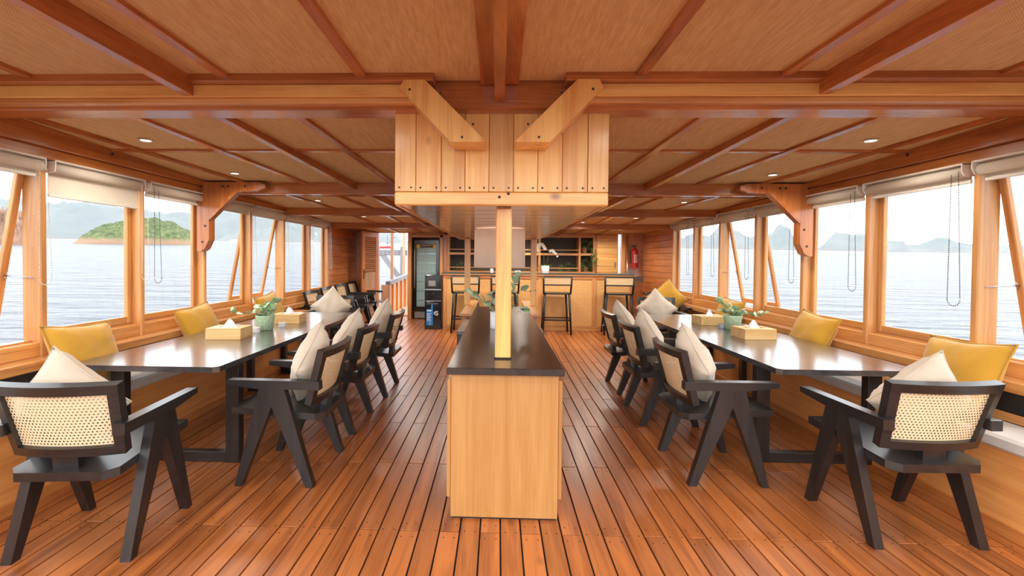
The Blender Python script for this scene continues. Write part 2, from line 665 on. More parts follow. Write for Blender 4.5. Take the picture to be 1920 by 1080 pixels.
def tag(o, label=None, cat=None, group=None, kind=None):
    if label: o['label'] = label
    if cat: o['category'] = cat
    if group: o['group'] = group
    if kind: o['kind'] = kind
    return o


def thing(name, label, cat, loc=(0, 0, 0), rz=0.0, group=None):
    o = bpy.data.objects.new(name, None)
    o.empty_display_size = 0.1
    C.objects.link(o)
    o.location = loc
    o.rotation_euler = (0, 0, rz)
    return tag(o, label, cat, group)


def struct_empty(name):
    o = bpy.data.objects.new(name, None)
    C.objects.link(o)
    o['kind'] = 'structure'
    return o


def struct(name, mb, mat):
    o = mb.build(name, mat)
    o['kind'] = 'structure'
    return o


def inst(name, me, parent, loc, rot=(0, 0, 0), scale=(1, 1, 1)):
    o = bpy.data.objects.new(name, me)
    C.objects.link(o)
    o.parent = parent
    o.location, o.rotation_euler, o.scale = loc, rot, scale
    return o


def dup(root, loc, rz=0.0, label=None, group=None):
    r = root.copy()
    C.objects.link(r)
    r.location = loc
    r.rotation_euler = (0, 0, rz)
    if label: r['label'] = label
    if group: r['group'] = group
    for ch in list(root.children):
        c = ch.copy()
        C.objects.link(c)
        c.parent = r
        for g in list(ch.children):
            d = g.copy()
            C.objects.link(d)
            d.parent = c
    return r


def zf(y):                      # the deck rises gently towards the bow
    return max(0.0, (y - 5.5) * 0.03)


SIDES = ((-1, 'port'), (1, 'starboard'))

# ================================================================== SETTING
# ------------------------------------------------------------------ sea and land
sea_n = Vector((0.008, -0.033, 0.999)).normalized()
sea_rot = Vector((0, 0, 1)).rotation_difference(sea_n)
SEA = -2.1
seaM = Matrix.Translation((0, 0, SEA)) @ sea_rot.to_matrix().to_4x4()


def sea_obj(o):
    o.matrix_world = seaM
    return o


m = MB()
S = 9000.0
m.poly([(-S, -S, 0), (S, -S, 0), (S, S, 0), (-S, S, 0)], [(0, 1, 2, 3)])
sea = sea_obj(m.build('sea', 'sea_water', fix=False))
tag(sea, kind='structure')


def island(name, cx, cy, lx, ly, h, prof, mat, seed, n=64, rough=0.25, rot=0.0):
    """height-field land: prof(t) gives the skyline height 0..1 along its length"""
    m = MB()
    k = n // 3
    ca, sa = cos(rot), sin(rot)
    for i in range(n + 1):
        t = i / n
        for j in range(k + 1):
            q = j / k
            u, w = (t - .5) * 2, (q - .5) * 2
            edge = max(0.0, 1 - w * w) ** 0.7
            z = h * prof(t) * edge
            p = Vector((u * 7 + seed, w * 3, seed * 1.7))
            z *= 1 + rough * noise.fractal(p, 1.0, 2.0, 5)
            z += h * (.02 + rough * 0.25) * edge * noise.fractal(p * 6, 0.6, 2.0, 5) * min(1, prof(t) * 8)
            X, Y = u * lx / 2, w * ly / 2
            m.v.append((cx + X * ca - Y * sa, cy + X * sa + Y * ca, max(z, 0) - 0.6))
    for i in range(n):
        for j in range(k):
            a = i * (k + 1) + j
            m.f.append((a, a + 1, a + k + 2, a + k + 1))
    return sea_obj(m.build(name, mat, fix=False, smooth=True))


def bumps(*b):
    def f(t):
        e = min(1.0, t / 0.06, (1 - t) / 0.06)
        return max(0.0, min(1.0, e)) * max(0.0, sum(a * math.exp(-((t - c) / w) ** 2) for a, c, w in b))
    return f


# ------------------------------------------------------------------ land seen through the windows
def land(name, label, az0, az1, dist, hpx, prof, mat, seed, depth, **k):
    """az in degrees from dead ahead (+ = starboard); hpx = skyline height as a slope x1000"""
    a0, a1 = R(az0), R(az1)
    p0 = Vector((dist * sin(a0), dist * cos(a0)))
    p1 = Vector((dist * sin(a1), dist * cos(a1)))
    c = (p0 + p1) / 2
    d = p1 - p0
    o = island(name, c.x, c.y, d.length, depth, dist * hpx / 1000.0, prof, mat, seed, rot=math.atan2(d.y, d.x), **k)
    return tag(o, label, 'island' if 'island' in name else 'hill')


land('rocky_island', 'rocky green island with boulder shore seen through the port windows', -43.6, -33.6, 420, 44,
     bumps((.30, .02, .1), (.45, .16, .08), (.66, .28, .1), (.80, .42, .10), (.86, .56, .1), (.74, .69, .09), (.6, .8, .08), (.42, .9, .06)),
     'island_green', 3.1, 90, n=240, rough=0.12)
land('rock_islet', 'bare brown boulder islet left of the green island, behind the leftmost sash', -49.8, -45.6, 330, 46,
     bumps((.9, .25, .2), (1.0, .6, .25)), 'rock_brown', 8.3, 50, n=70, rough=0.35)
land('mountain_range', 'long pale hazy mountain range beyond the port windows', -52, -12, 2600, 62,
     bumps((.7, .08, .1), (.8, .25, .12), (.62, .42, .1), (.95, .58, .08), (.9, .66, .1), (.7, .8, .08), (.55, .92, .08)), 'hill_dry', 5.7, 500, n=140)
land('coast_ridge', 'hazy wooded ridge low over the water, behind the far port windows', -32, -16, 1900, 32,
     bumps((.7, .2, .2), (1.0, .45, .12), (.8, .65, .12), (.9, .85, .1)), 'hill_dry', 1.2, 260, n=90)
land('headland', 'hazy rugged headland behind the farthest starboard windows', 16.5, 33.0, 2100, 42,
     bumps((.85, .05, .1), (.8, .2, .08), (.62, .4, .1), (.85, .56, .07), (.6, .66, .08), (.55, .78, .06), (1.05, .90, .07)), 'hill_dry', 9.4, 300, n=110)
land('hazy_hills', 'low hazy hills behind the second and third starboard windows', 34.5, 52, 2300, 30,
     bumps((1.0, .08, .08), (.85, .2, .06), (.5, .32, .06), (.65, .5, .1), (.4, .75, .15)), 'hill_dry', 2.8, 300, n=90)
land('dark_islet', 'small dark islet floating in the middle of the widest starboard pane', 39.0, 42.0, 1500, 15,
     bumps((.8, .45, .2), (.75, .65, .2)), 'hill_dry', 6.1, 60, n=40)

# distant haze: ring-shaped bank of moist air
m = MB()
n = 48
for (r, z) in ((600, -3), (600, 100), (1100, 100), (1100, -3)):
    for k in range(n):
        t = 2 * pi * k / n
        m.v.append((r * cos(t), r * sin(t), z))
for q in range(4):
    for k in range(n):
        m.f.append((q * n + k, q * n + (k + 1) % n, ((q + 1) % 4) * n + (k + 1) % n, ((q + 1) % 4) * n + k))
haze = sea_obj(m.build('haze', 'haze_air'))
tag(haze, 'pale sea haze lying on the water between boat and hills', 'haze', kind='stuff')

# ------------------------------------------------------------------ floor
m = B(-3.35, 3.35, -4.0, 5.5, -0.09, -0.012)
m.hexa([(-3.35, 5.5, -.09), (3.35, 5.5, -.09), (3.35, 10.9, -.09), (-3.35, 10.9, -.09),
        (-3.35, 5.5, -.012), (3.35, 5.5, -.012), (3.35, 10.9, zf(10.9) - .012), (-3.35, 10.9, zf(10.9) - .012)])
floor = struct('floor', m, 'caulk')
PW, PL = 0.112, 1.64
plank_me = B(-PW / 2 + .0045, PW / 2 - .0045, 0, PL - .009, -0.022, 0.0, c=0.0012).mesh('plank', 'deck')
nail_me = MB()
far = MB()
cnt = 0
for k in range(-26, 26):
    x = 0.026 + PW * (k + .5)
    y0 = 2.48 if k % 2 else 3.30
    for q in range(-3, 6):
        ys = y0 + q * PL
        ye = ys + PL
        if ye < 0.4 or ys > 10.3: continue
        mid = ys + PL / 2
        if mid < 7.3:
            if ys < 5.5 < ye or ys >= 5.5:
                rx = math.atan(0.03 * max(0, ye - max(5.5, ys)) / PL)
            else:
                rx = 0
            inst('plank', plank_me, floor, (x, ys, zf(ys)), (rx, 0, 0))
            cnt += 1
        else:
            far.add(B(-PW / 2 + .0045, PW / 2 - .0045, 0, min(PL - .007, 10.6 - ys), -0.022, 0.0),
                    Matrix.Translation((x, ys, zf(ys))) @ Matrix.Rotation(math.atan(.03), 4, 'X'))
fo = far.build('distant_planks', 'deck', floor)
fo['kind'] = 'stuff'
# wooden bungs over the deck screws, two at every frame
bm_ = MB()
for k in range(-26, 26):
    x = 0.026 + PW * (k + .5)
    y0 = (2.48 if k % 2 else 3.30) - 3 * PL
    for q in range(0, 17):
        y = y0 + q * PL / 2
        for d in ((-.06, .06) if q % 2 == 0 else (0.0,)):
            yy = y + d
            if not 0.9 < yy < 6.0: continue
            for sx_ in (-.03, .03):
                cx_ = x + sx_ + random.uniform(-.004, .004)
                bm_.poly([(cx_ + .0045 * cos(t * pi / 3), yy + .0045 * sin(t * pi / 3), zf(yy) + .0006) for t in range(6)]
                         + [(cx_ + .0045 * cos(t * pi / 3), yy + .0045 * sin(t * pi / 3), zf(yy) - .004) for t in range(6)],
                         [tuple(range(6))] + [(t, (t + 1) % 6, 6 + (t + 1) % 6, 6 + t) for t in range(6)])
o = bm_.build('deck_plugs', 'bolt', floor)
o['kind'] = 'stuff'

# ------------------------------------------------------------------ side walls with windows
POSTS = {-1: [-0.08, .1, 0.4, 1.28, 2.17, 3.07, 3.96, 4.83, 5.76, 6.67, 7.60, 8.42],
         1: [-0.08, .1, 0.4, 1.32, 2.22, 3.12, 4.02, 4.855, 5.73, 6.645, 7.51, 8.40]}
FIRST = 4                                   # index of the post that starts window 1
Z_LEDGE, Z_SILL, Z_PANE0, Z_HEAD = 0.79, 0.895, 0.962, 2.18
WALLS = {}
bolt_me = MB().lathe([(.012, 0), (.012, .006), (.006, .010)], 8).mesh('bolt', 'bolt')


def hb(s, x0, x1, *r, **k):                 # box given by distance from the centreline, on side s
    return B(s * x0, s * x1, *r, **k)


for s, side in SIDES:
    P = POSTS[s]
    wl = struct('wall_' + ('left' if s < 0 else 'right'), hb(s, 3.24, 3.36, -2.0, 10.7, -0.09, 0.80), 'teak_Y')
    WALLS[s] = wl
    hb(s, 3.20, 3.33, -2.0, 8.47, 0.795, Z_SILL, c=.006).build('sill_board', 'frame_Y', wl)
    hb(s, 3.17, 3.34, -0.1, 10.2, Z_HEAD, 2.255, c=.006).build('header', 'teak_Y', wl)
    hb(s, 3.13, 3.36, -0.1, 10.2, 2.255, 2.42, c=.006).build('side_beam', 'beam_Y', wl)
    led = MB().prism([(s * 3.24, .80), (s * 3.09, .79), (s * 3.085, .785), (s * 3.085, .73), (s * 3.10, .722), (s * 3.24, .722)], 'Y', -0.1, 8.5)
    led.build('ledge', 'frame_Y', wl)
    for i, y in enumerate(P):
        w = .05
        mp_ = hb(s, 3.185, 3.322, y, y + w, .79, Z_HEAD + .01, c=.008)
        mp_.build('post', 'frame_Z', wl)
    # horizontal plank cladding forward of the windows
    rows = 12
    for r_ in range(rows):
        z0 = .80 + r_ * (1.46 / rows)
        z1 = z0 + 1.46 / rows - .004
        cut = 9.1 + .75 * ((r_ * 37) % 10) / 10
        for (ya, yb) in ((8.47, cut), (cut + .003, 10.2)):
            dx = random.uniform(0, .004)
            hb(s, 3.2 + dx, 3.25, ya, yb, z0, z1, c=.003).build('plank', 'wall_plank', wl)
    hb(s, 3.25, 3.30, 8.46, 10.25, .75, 2.3).build('backing', 'dark_shade_backing', wl)
    for q in range(5):
        z0 = .12 + q * .125
        hb(s, 3.2, 3.25, 6.9, 10.2, z0 + .0, z0 + .121, c=.003).build('plank', 'wall_plank', wl)
    hb(s, 3.22, 3.36, .2, 2.72, 2.42, 2.75).build('upper_board', 'beam_Y', wl)
    # bolts on the header beam
    for y in (2.2, 3.6, 5.4, 7.1):
        inst('bolt', bolt_me, wl, (s * 3.13, y, 2.33), (0, -s * pi / 2, 0))

# ------------------------------------------------------------------ windows
wn = 0
for s, side in SIDES:
    P = POSTS[s]
    for w in range(1, 8):
        wn += 1
        y0, y1 = P[FIRST + w - 1] + .05, P[FIRST + w]
        opened = w in (1, 5)
        win = struct_empty('window_%d' % wn)
        win.location = (s * 3.27, 0, 0)
        # fixed stop strips
        B(-.02 * s, .05 * s, y0, y1, Z_SILL - .003, Z_SILL + .012).build('stop', 'frame_Y', win)
        ang = R(10.5) if opened else 0.0
        zt, zb = Z_HEAD - .003, Z_SILL + .014
        sash = bpy.data.objects.new('sash', None)
        C.objects.link(sash)
        sash.parent = win
        sash.location = (0.015 * s, 0, zt)
        sash.rotation_euler = (0, -s * ang, 0)
        st = .05
        H_ = zt - zb
        B(-.018, .018, y0 + .003, y0 + st, -H_, 0, c=.005).build('stile', 'frame_Z', sash)
        B(-.018, .018, y1 - st, y1 - .003, -H_, 0, c=.005).build('stile', 'frame_Z', sash)
        B(-.018, .018, y0 + st, y1 - st, -.07, 0, c=.004).build('rail', 'frame_Y', sash)
        B(-.018, .018, y0 + st, y1 - st, -H_, -H_ + .06, c=.004).build('rail', 'frame_Y', sash)
        B(-.003, .003, y0 + st - .01, y1 - st + .01, -H_ + .05, -.06).build('pane', 'glass', sash)
        if opened:
            zz = 1.36
            dx = math.tan(ang) * (zt - zz)
            m = MB().tube([(s * -.055, y1 + .02, zz - .015), (s * -.03, y1 - .012, zz - .012), (s * (dx * .5), y1 - .03, zz - .005), (s * (dx + .012), y1 - .03, zz)], .004, 6)
            m.ball((s * -.055, y1 + .02, zz - .015), .014)
            m.tube([(s * (dx - .03), y1 - .03, zz + .018), (s * (dx + .0), y1 - .03, zz), (s * (dx - .015), y1 - .03, zz - .03)], .004, 6)
            m.build('stay_rod', 'steel', win, smooth=True)

# ------------------------------------------------------------------ ceiling
ceil = struct('ceiling', B(-3.36, 3.36, 0.2, 10.7, 2.72, 2.78), 'beam_Y')


def ceil_z(y):
    if y < 2.62: return 2.515 + (2.62 - y) * 0.06
    if y < 4.88: return 2.405 - (y - 2.8) * 0.045
    return 2.312 - (y - 4.88) * 0.040


def fan(x, y):                  # lines fan in towards the bow
    return x * (1 - 0.053 * (y - 2.8)) if y < 6.8 else x * (1 - 0.053 * 4.0) * (1 - .02 * (y - 6.8))


def strip(xc, w, h, ya, yb, drop=0.0, n=1):
    """batten or beam hanging under the ceiling from ya to yb"""
    m = MB()
    for i in range(n):
        a, b = ya + (yb - ya) * i / n, ya + (yb - ya) * (i + 1) / n
        pts = []
        for (y, zo) in ((a, 0), (b, 0)):
            x = fan(xc, y)
            z = ceil_z(min(max(y, ya + .001), yb - .001)) - drop
            hh = h if not isinstance(h, tuple) else (h[0] + (h[1] - h[0]) * (y - ya) / (yb - ya))
            pts.append([(x - w / 2, y, z + .01), (x + w / 2, y, z + .01), (x + w / 2, y, z - hh), (x - w / 2, y, z - hh)])
        m.hexa([pts[0][0], pts[0][1], pts[0][2], pts[0][3], pts[1][0], pts[1][1], pts[1][2], pts[1][3]])
    return m


BAYS = [(0.25, 0.55), (0.60, 2.60), (2.80, 4.84), (4.95, 6.64), (6.74, 8.42), (8.5, 10.2)]
cross_at = [(0.55, .60)]
HB = 0.64                       # half width of the box hung under the middle
for bi, (ya, yb) in enumerate(BAYS):
    lines = [-3.3, -3.03, -2.33, -1.74, -1.262, -0.62] if bi >= 2 else [-3.3, -2.62, -1.74, -1.512, -0.752, -0.10]
    trans = [ya, (ya + yb) / 2 - .20, yb] if bi >= 2 else [ya, yb]
    for s, side in SIDES:
        L_ = [abs(v) for v in lines]
        for i in range(len(L_) - 1):
            xo, xi = L_[i], L_[i + 1]
            for r_ in range(len(trans) - 1):
                a, b = trans[r_], trans[r_ + 1]
                pts = []
                for y in (a, b):
                    z = ceil_z(min(max(y, ya + .001), yb - .001))
                    X0 = 3.3 if xo == 3.3 else fan(xo, y)
                    X1 = 0.60 if xi == .62 else fan(xi, y)
                    pts.append([(s * X0, y, z), (s * X1, y, z), (s * X1, y, z + .012), (s * X0, y, z + .012)])
                MB().hexa(pts[0] + pts[1]).build('panel', 'rattan_ceiling', ceil)
        for xc in L_[1:-1]:
            if abs(xc - 1.74) < .01:
                dr = .105 if bi < 2 else ((.040, .078) if bi == 2 else .07)
                strip(s * xc, .055, dr, ya, yb).build('long_beam', 'beam_Y', ceil)
            else:
                strip(s * xc, .055, .022, ya, yb).build('batten', 'beam_Y', ceil)
        if bi >= 2:
            yt = trans[1]
            z = ceil_z(yt)
            hb(s, .60, 3.2, yt - .025, yt + .025, z - .016, z + .01).build('cross_batten', 'beam_X', ceil)
    if bi < 2:
        strip(0, .215, .02, ya, yb).build('centre_board', 'beam_Y', ceil)
        strip(0, .056, .115, ya, yb + (.02 if bi == 1 else 0), drop=0).build('long_beam', 'beam_Y', ceil)

for (a, b) in ((7.28, 8.42), (8.5, 10.2)):
    MB().hexa([(-.62, a, ceil_z(a)), (.62, a, ceil_z(a)), (.62, a, ceil_z(a) + .012), (-.62, a, ceil_z(a) + .012),
               (-.62, b, ceil_z(b)), (.62, b, ceil_z(b)), (.62, b, ceil_z(b) + .012), (-.62, b, ceil_z(b) + .012)]).build('panel', 'rattan_ceiling', ceil)

# main cross beam, with its stacked mouldings on the after face
for s, side in SIDES:
    xs = .36
    hb(s, xs, 3.2, 2.50, 2.63, 2.478, 2.535, c=.006).build('moulding', 'beam_X', ceil)
    hb(s, xs + .06, 3.2, 2.545, 2.63, 2.408, 2.478, c=.004).build('moulding', 'honey_X', ceil)
    hb(s, xs + .06, 3.2, 2.56, 2.63, 2.378, 2.408, c=.004).build('moulding', 'frame_X', ceil)
B(-3.2, 3.2, 2.62, 2.79, 2.360, 2.54, c=.010).build('cross_beam', 'beam_X', ceil)
B(-3.2, 3.2, 0.55, .62, 2.45, 2.68, c=.01).build('cross_beam', 'beam_X', ceil)
# further cross beams
for (yb_, zb_, zt_) in ((4.84, 2.188, 2.33), (6.64, 2.133, 2.26), (8.42, 2.07, 2.20)):
    B(-3.2, 3.2, yb_, yb_ + .105, zb_, zt_, c=.008).build('cross_beam', 'beam_X', ceil)

# downlights let into the panels (each a thing with its own light)
DL = [(-2.66, 3.36), (2.66, 3.36), (-2.60, 4.42), (2.60, 4.42), (-2.40, 5.98), (2.40, 5.98), (-2.25, 7.55), (2.25, 7.55),
      (-2.2, 1.7), (2.2, 1.7), (-0.9, 1.5), (0.9, 1.5), (-.8, 8.15), (.35, 8.15), (1.5, 8.15), (-1.6, 9.0), (.5, 9.7), (2.3, 9.5)]  # aft, dispenser, shelf and door entries are added only to brighten
DLn = ['over the near end of the port table', 'over the near end of the starboard table',
       'over the middle of the port table', 'over the middle of the starboard table',
       'over the far end of the port table', 'over the far end of the starboard table',
       'over the row of chairs before the port plank wall', 'before the starboard plank wall',
       'behind the main cross beam, outer port side, added unseen to light the box', 'behind the main cross beam, outer starboard side, added unseen to light the box',
       'behind the main cross beam, inner port side, added unseen to light the box', 'behind the main cross beam, inner starboard side, added unseen to light the box',
       'above the port bar stools', 'above the middle of the bar', 'above the starboard bar stools',
       'above the water dispenser, added to brighten the far end', 'between the bar and the back shelf, added to brighten the far end', 'before the planked door, added to brighten the far end']
for i, (x, y) in enumerate(DL):
    z = ceil_z(y)
    t = thing('downlight', 'small round recessed ceiling downlight ' + DLn[i], 'downlight', (x, y, z), 0, 'recessed ceiling downlights')
    MB().lathe([(.036, -.001), (.05, -.003), (.05, -.008), (.036, -.008), (.034, -.002)], 20).build('trim_ring', 'white_ceramic', t)
    MB().lathe([(.001, -.0045), (.034, -.0045), (.034, -.002), (.001, -.002)], 16).build('lens', 'lamp_lens', t)
    ld = bpy.data.lights.new('downlight_bulb', 'SPOT')
    ld.energy = 42 if y < 7.9 else (75 if y < 8.5 else 60)
    ld.spot_size = R(168)
    ld.spot_blend = 0.6
    ld.shadow_soft_size = .12
    ld.color = (1.0, .92, .80)
    lo = bpy.data.objects.new('bulb', ld)
    C.objects.link(lo)
    lo.parent = t
    lo.location = (0, 0, -.03)

# ------------------------------------------------------------------ end wall
YE = 10.2
we = struct('wall_back', B(-3.3, 3.3, YE, YE + .10, 2.10, 2.40), 'teak_X')
zE = zf(YE) - .02
for nm, (xa, xb, za, zb, mt) in dict(
        a=(-3.25, -2.72, zE, 2.11, 'wall_plank'), b=(-2.03, -1.95, zE, 2.11, 'frame_Z'), c=(-1.31, -1.14, zE, 2.11, 'teak_Z'),
        d=(2.16, 2.20, zE, 2.11, 'teak_Z'), e=(2.735, 2.82, zE, 2.11, 'frame_Z'), f=(2.82, 3.25, zE, 2.11, 'wall_plank')).items():
    B(xa, xb, YE - (.03 if mt == 'frame_Z' else 0), YE + .10, za, zb, c=.004).build('panel', mt, we)
B(-2.03, -1.24, YE - .04, YE, 1.985, 2.04, c=.004).build('lintel', 'frame_X', we)
B(-1.31, -1.235, YE - .04, YE, zE, 2.04, c=.004).build('jamb', 'frame_Z', we)
B(-1.95, -1.31, YE + .78, YE + .82, zE, 2.1).build('recess_back', 'teak_X', we)
B(-2.0, -1.95, YE + .1, YE + .8, zE, 2.1).build('recess_side', 'teak_Y', we)
B(-1.31, -1.26, YE + .1, YE + .8, zE, 2.1).build('recess_side', 'teak_Y', we)
B(-1.95, -1.31, YE + .02, YE + .8, 2.04, 2.1).build('recess_top', 'teak_X', we)
B(-2.72, -2.03, YE + .0, YE + .5, zE - .05, zE + .02, c=.004).build('threshold', 'frame_X', we)
B(-2.76, -2.70, YE - .02, YE + .10, zE, 2.11, c=.004).build('jamb', 'frame_Z', we)
B(-2.72, -2.03, YE - .02, YE + .10, 2.085, 2.125, c=.004).build('lintel', 'frame_X', we)
B(2.2, 2.735, YE - .02, YE + .1, 2.085, 2.125, c=.004).build('lintel', 'frame_X', we)
B(-3.3, 3.3, YE + .11, YE + .14, 2.1, 2.7).build('upper_backing', 'teak_X', we)
B(-1.2, 2.2, YE + .34, YE + .38, 0, 2.7).build('shelf_backing', 'teak_X', we)
B(-1.2, 2.18, YE - .0, YE + .34, 2.052, 2.10, c=.003).build('shelf_lintel', 'teak_X', we)
B(2.195, 2.655, YE + .066, YE + .08, zE, 2.09).build('door_backing', 'honey_Z', we)

# louvred door standing open on the port side
d1 = struct_empty('door_1')
d1.location = (-2.72, YE - .04, zE + .03)
d1.rotation_euler = (0, 0, R(-102))
W_, Hd = .70, 1.93
B(0, .09, -.02, .02, 0, Hd, c=.004).build('stile', 'teak_Z', d1)
B(W_ - .11, W_, -.02, .02, 0, Hd, c=.004).build('stile', 'teak_Z', d1)
for (a, b) in ((0, .16), (.60, .70), (Hd - .12, Hd)):
    B(.09, W_ - .11, -.02, .02, a, b, c=.004).build('rail', 'teak_X', d1)
B(.09, W_ - .11, -.01, .01, .15, .61).build('panel', 'pale_wood', d1)
B(.09, W_ - .11, -.01, .01, .69, 1.06).build('panel', 'pale_wood', d1)
slat = MB().prism([(-.022, -.018), (-.018, -.022), (.022, .018), (.018, .022)], 'X', .09, W_ - .11).mesh('slat', 'frame_X')
for k in range(18):
    inst('slat', slat, d1, (0, 0, 1.09 + k * .0425))
h = B(W_ - .075, W_ - .035, -.03, -.02, .92, 1.12, c=.003)
h.tube([(W_ - .055, -.03, 1.06), (W_ - .055, -.07, 1.06), (W_ - .17, -.075, 1.06)], .009, 8)
h.box(W_ - .075, W_ - .035, .02, .03, .92, 1.12)
h.tube([(W_ - .055, .03, 1.06), (W_ - .055, .07, 1.06), (W_ - .17, .075, 1.06)], .009, 8)
h.build('handle', 'brass', d1)

# planked sliding door beside the shelves
d2 = struct_empty('door_2')
d2.location = (0, YE + .03, 0)
for k in range(14):
    z0 = zE + k * .139
    B(2.195, 2.655, 0, .03 + .002 * (k % 3), z0, z0 + .135, c=.003).build('plank', 'honey_X', d2)
B(2.60, 2.612, -.012, 0, 1.33, 1.47, c=.002).build('handle', 'black_metal', d2)
B(2.655, 2.668, -.004, .034, zE, 2.085).build('edge_strip', 'teak_Z', d2)

# ================================================================== THE HUNG BOX AND POSTS
bx = thing('ceiling_box', 'big honey coloured planked wooden box hung under the ceiling beam', 'box', (0.012, 2.70, 1.82))
edges = [-.632, -.506, -.355, -.213, -.071, .074, .217, .361, .51, .632]
for i in range(9):
    a, b = edges[i], edges[i + 1]
    dy = (0, .002, .001, .003, 0, .002, .001, .003, .0)[i]
    B(a + .001, b - .001, -.0 + dy, .03, .082, .60, c=.0025).build('plank', 'honey_Z', bx)
B(-.632, .632, -.004, .035, 0, .080, c=.008).build('bottom_trim', 'honey_X', bx)
sp_me = B(-.612, .612, 0, .0965, 0, .018, c=.0015).mesh('soffit_plank', 'soffit')
for k in range(46):
    inst('soffit_plank', sp_me, bx, (0, .036 + k * .098, .006 + .0004 * (k % 3)))
for s in (-1, 1):
    B(s * .610, s * .634, .036, 4.56, 0, .5, c=.003).build('side_board', 'honey_Y', bx)
B(-.61, .61, 4.535, 4.56, 0, .5).build('end_board', 'honey_X', bx)
nm = MB()
for i in range(9):
    a, b = edges[i], edges[i + 1]
    for x in (a + .028, b - .028):
        for z in (.105, .548):
            nm.add(MB().lathe([(.006, 0), (.006, .0035)], 8), Matrix.Translation((x, 0.002, z)) @ Matrix.Rotation(pi / 2, 4, 'X'))
for x in (-.008, .045):
    nm.add(MB().lathe([(.009, 0), (.009, .0035)], 8), Matrix.Translation((x, -.003, .05 if x < 0 else .07)) @ Matrix.Rotation(pi / 2, 4, 'X'))
o = nm.build('nail_heads', 'bolt', bx)
o['kind'] = 'stuff'

for s, nm_ in ((-1, 'left'), (1, 'right')):
    t = thing('beam_brace', 'honey wooden diagonal brace from cross beam to box front, %s one of two' % nm_, 'brace', (0.006, 2.5, 2.14), 0, 'diagonal braces on the box')
    pts = [(s * .27, .004), (s * .088, .004), (s * .084, .012), (s * .418, .345), (s * .534, .345), (s * .556, .300)]
    m = MB().prism(pts, 'Y', 0, .198)
    m.build('brace_board', 'honey_Z', t)
    bmb = MB()
    for q in ((.15, .10), (.33, .27), (.50, .29), (.21, .03)):
        bmb.add(MB().lathe([(.007, 0), (.007, .003)], 8), Matrix.Translation((s * q[0], 0, q[1])) @ Matrix.Rotation(pi / 2, 4, 'X'))
    bmb.build('screw_plugs', 'bolt', t)

# knee brackets under the second cross beam
for s, side in SIDES:
    t = thing('knee_bracket', 'reddish wooden knee bracket under cross beam at %s wall' % side, 'bracket', (s * 3.2, 4.738, 1.552), 0, 'knee brackets under the second beam')
    o_ = [(0, .745), (-.66, .745), (-.735, .72), (-.735, .685), (-.62, .655), (-.425, .645), (-.13, .355), (-.13, .135), (-.105, .085), (-.085, .04), (-.045, .012), (0, .008)]
    MB().prism([(s * x, z) for x, z in o_], 'Y', 0, .10).build('bracket_board', 'beam_Z', t)
    fl_ = [(-.06, .62), (-.40, .64), (-.15, .385), (-.06, .385)]
    MB().prism([(s * x, z) for x, z in ((-.42, .655), (-.44, .64), (-.145, .345), (-.125, .36))], 'Y', -.012, 0).build('brace_edge', 'beam_Z', t)
    bmb = MB()
    for q in ((-.05, .70), (-.28, .70), (-.34, .70), (-.52, .70), (-.09, .28), (-.06, .11)):
        bmb.add(MB().lathe([(.012, 0), (.012, .004)], 8), Matrix.Translation((s * q[0], 0, q[1])) @ Matrix.Rotation(pi / 2, 4, 'X'))
    bmb.build('bolt_heads', 'bolt', t)

t = thing('post', 'square honey wooden post standing on the front of the black console top', 'post', (.034, 2.86, .885))
B(-.049, .049, -.049, .049, .004, .936, c=.007).build('shaft', 'honey_Z', t)
B(-.053, .053, -.053, .053, 0, .008).build('base_shadow_strip', 'caulk', t)  # solid dark strip; the shadow line at the foot is its colour
for x, lb in ((-.47, 'slim square honey post rising from the left stair rail'), (.546, 'slim square honey post rising from the right stair rail')):
    t = thing('post', lb, 'post', (x, 7.0, .80), 0, 'slim posts behind the console')
    B(-.044, .044, -.044, .044, 0, 1.022, c=.005).build('shaft', 'honey_Z', t)

# ================================================================== CONSOLE
cn = thing('console_cabinet', 'long honey veneer console cabinet down the middle of the saloon', 'cabinet', (.045, 2.6, 0))
B(-.308, .308, .012, 3.3, .02, .845).build('body', 'veneer', cn)
B(-.308, .308, 0, .012, .012, .845, c=.002).build('front_panel', 'veneer', cn)
B(-.30, .30, .01, 3.3, 0, .02).build('plinth', 'caulk', cn)
for s in (-1, 1):
    for k in range(6):
        B(s * .310, s * .333, .02 + k * .54, .555 + k * .54, .115, .805, c=.003).build('door', 'veneer', cn)
ct = MB().box(-.333, .337, -.036, 3.36, .845, .885, c=.004).build('counter_top', 'counter_top', cn)

for s in (-1, 1):
    t = thing('side_plinth', 'low black block at the far %s flank of the console' % ('left' if s < 0 else 'right'), 'plinth', (.03 + s * .405, 4.7, 0), 0, 'black blocks flanking the console')
    B(-.045, .045, 0, 1.05, .0, .72, c=.003).build('body', 'black_Z', t)
    B(-.05, .05, -.01, 1.06, .72, .75, c=.003).build('top', 'table_black', t)
    xr = (-.41 if s < 0 else .48)
    t = thing('stair_rail', 'wooden stair enclosure rail with cap board, %s of the console end' % ('left' if s < 0 else 'right'), 'rail', (xr, 5.82, 0), 0, 'stair rails behind the console')
    B(-.08, .08, 0, 2.0, .768, .80, c=.005).build('cap_board', 'frame_Y', t)
    B(-.055, .055, .04, 1.96, zf(5.86) - .005, .768).build('side_panel', 'teak_Y', t)

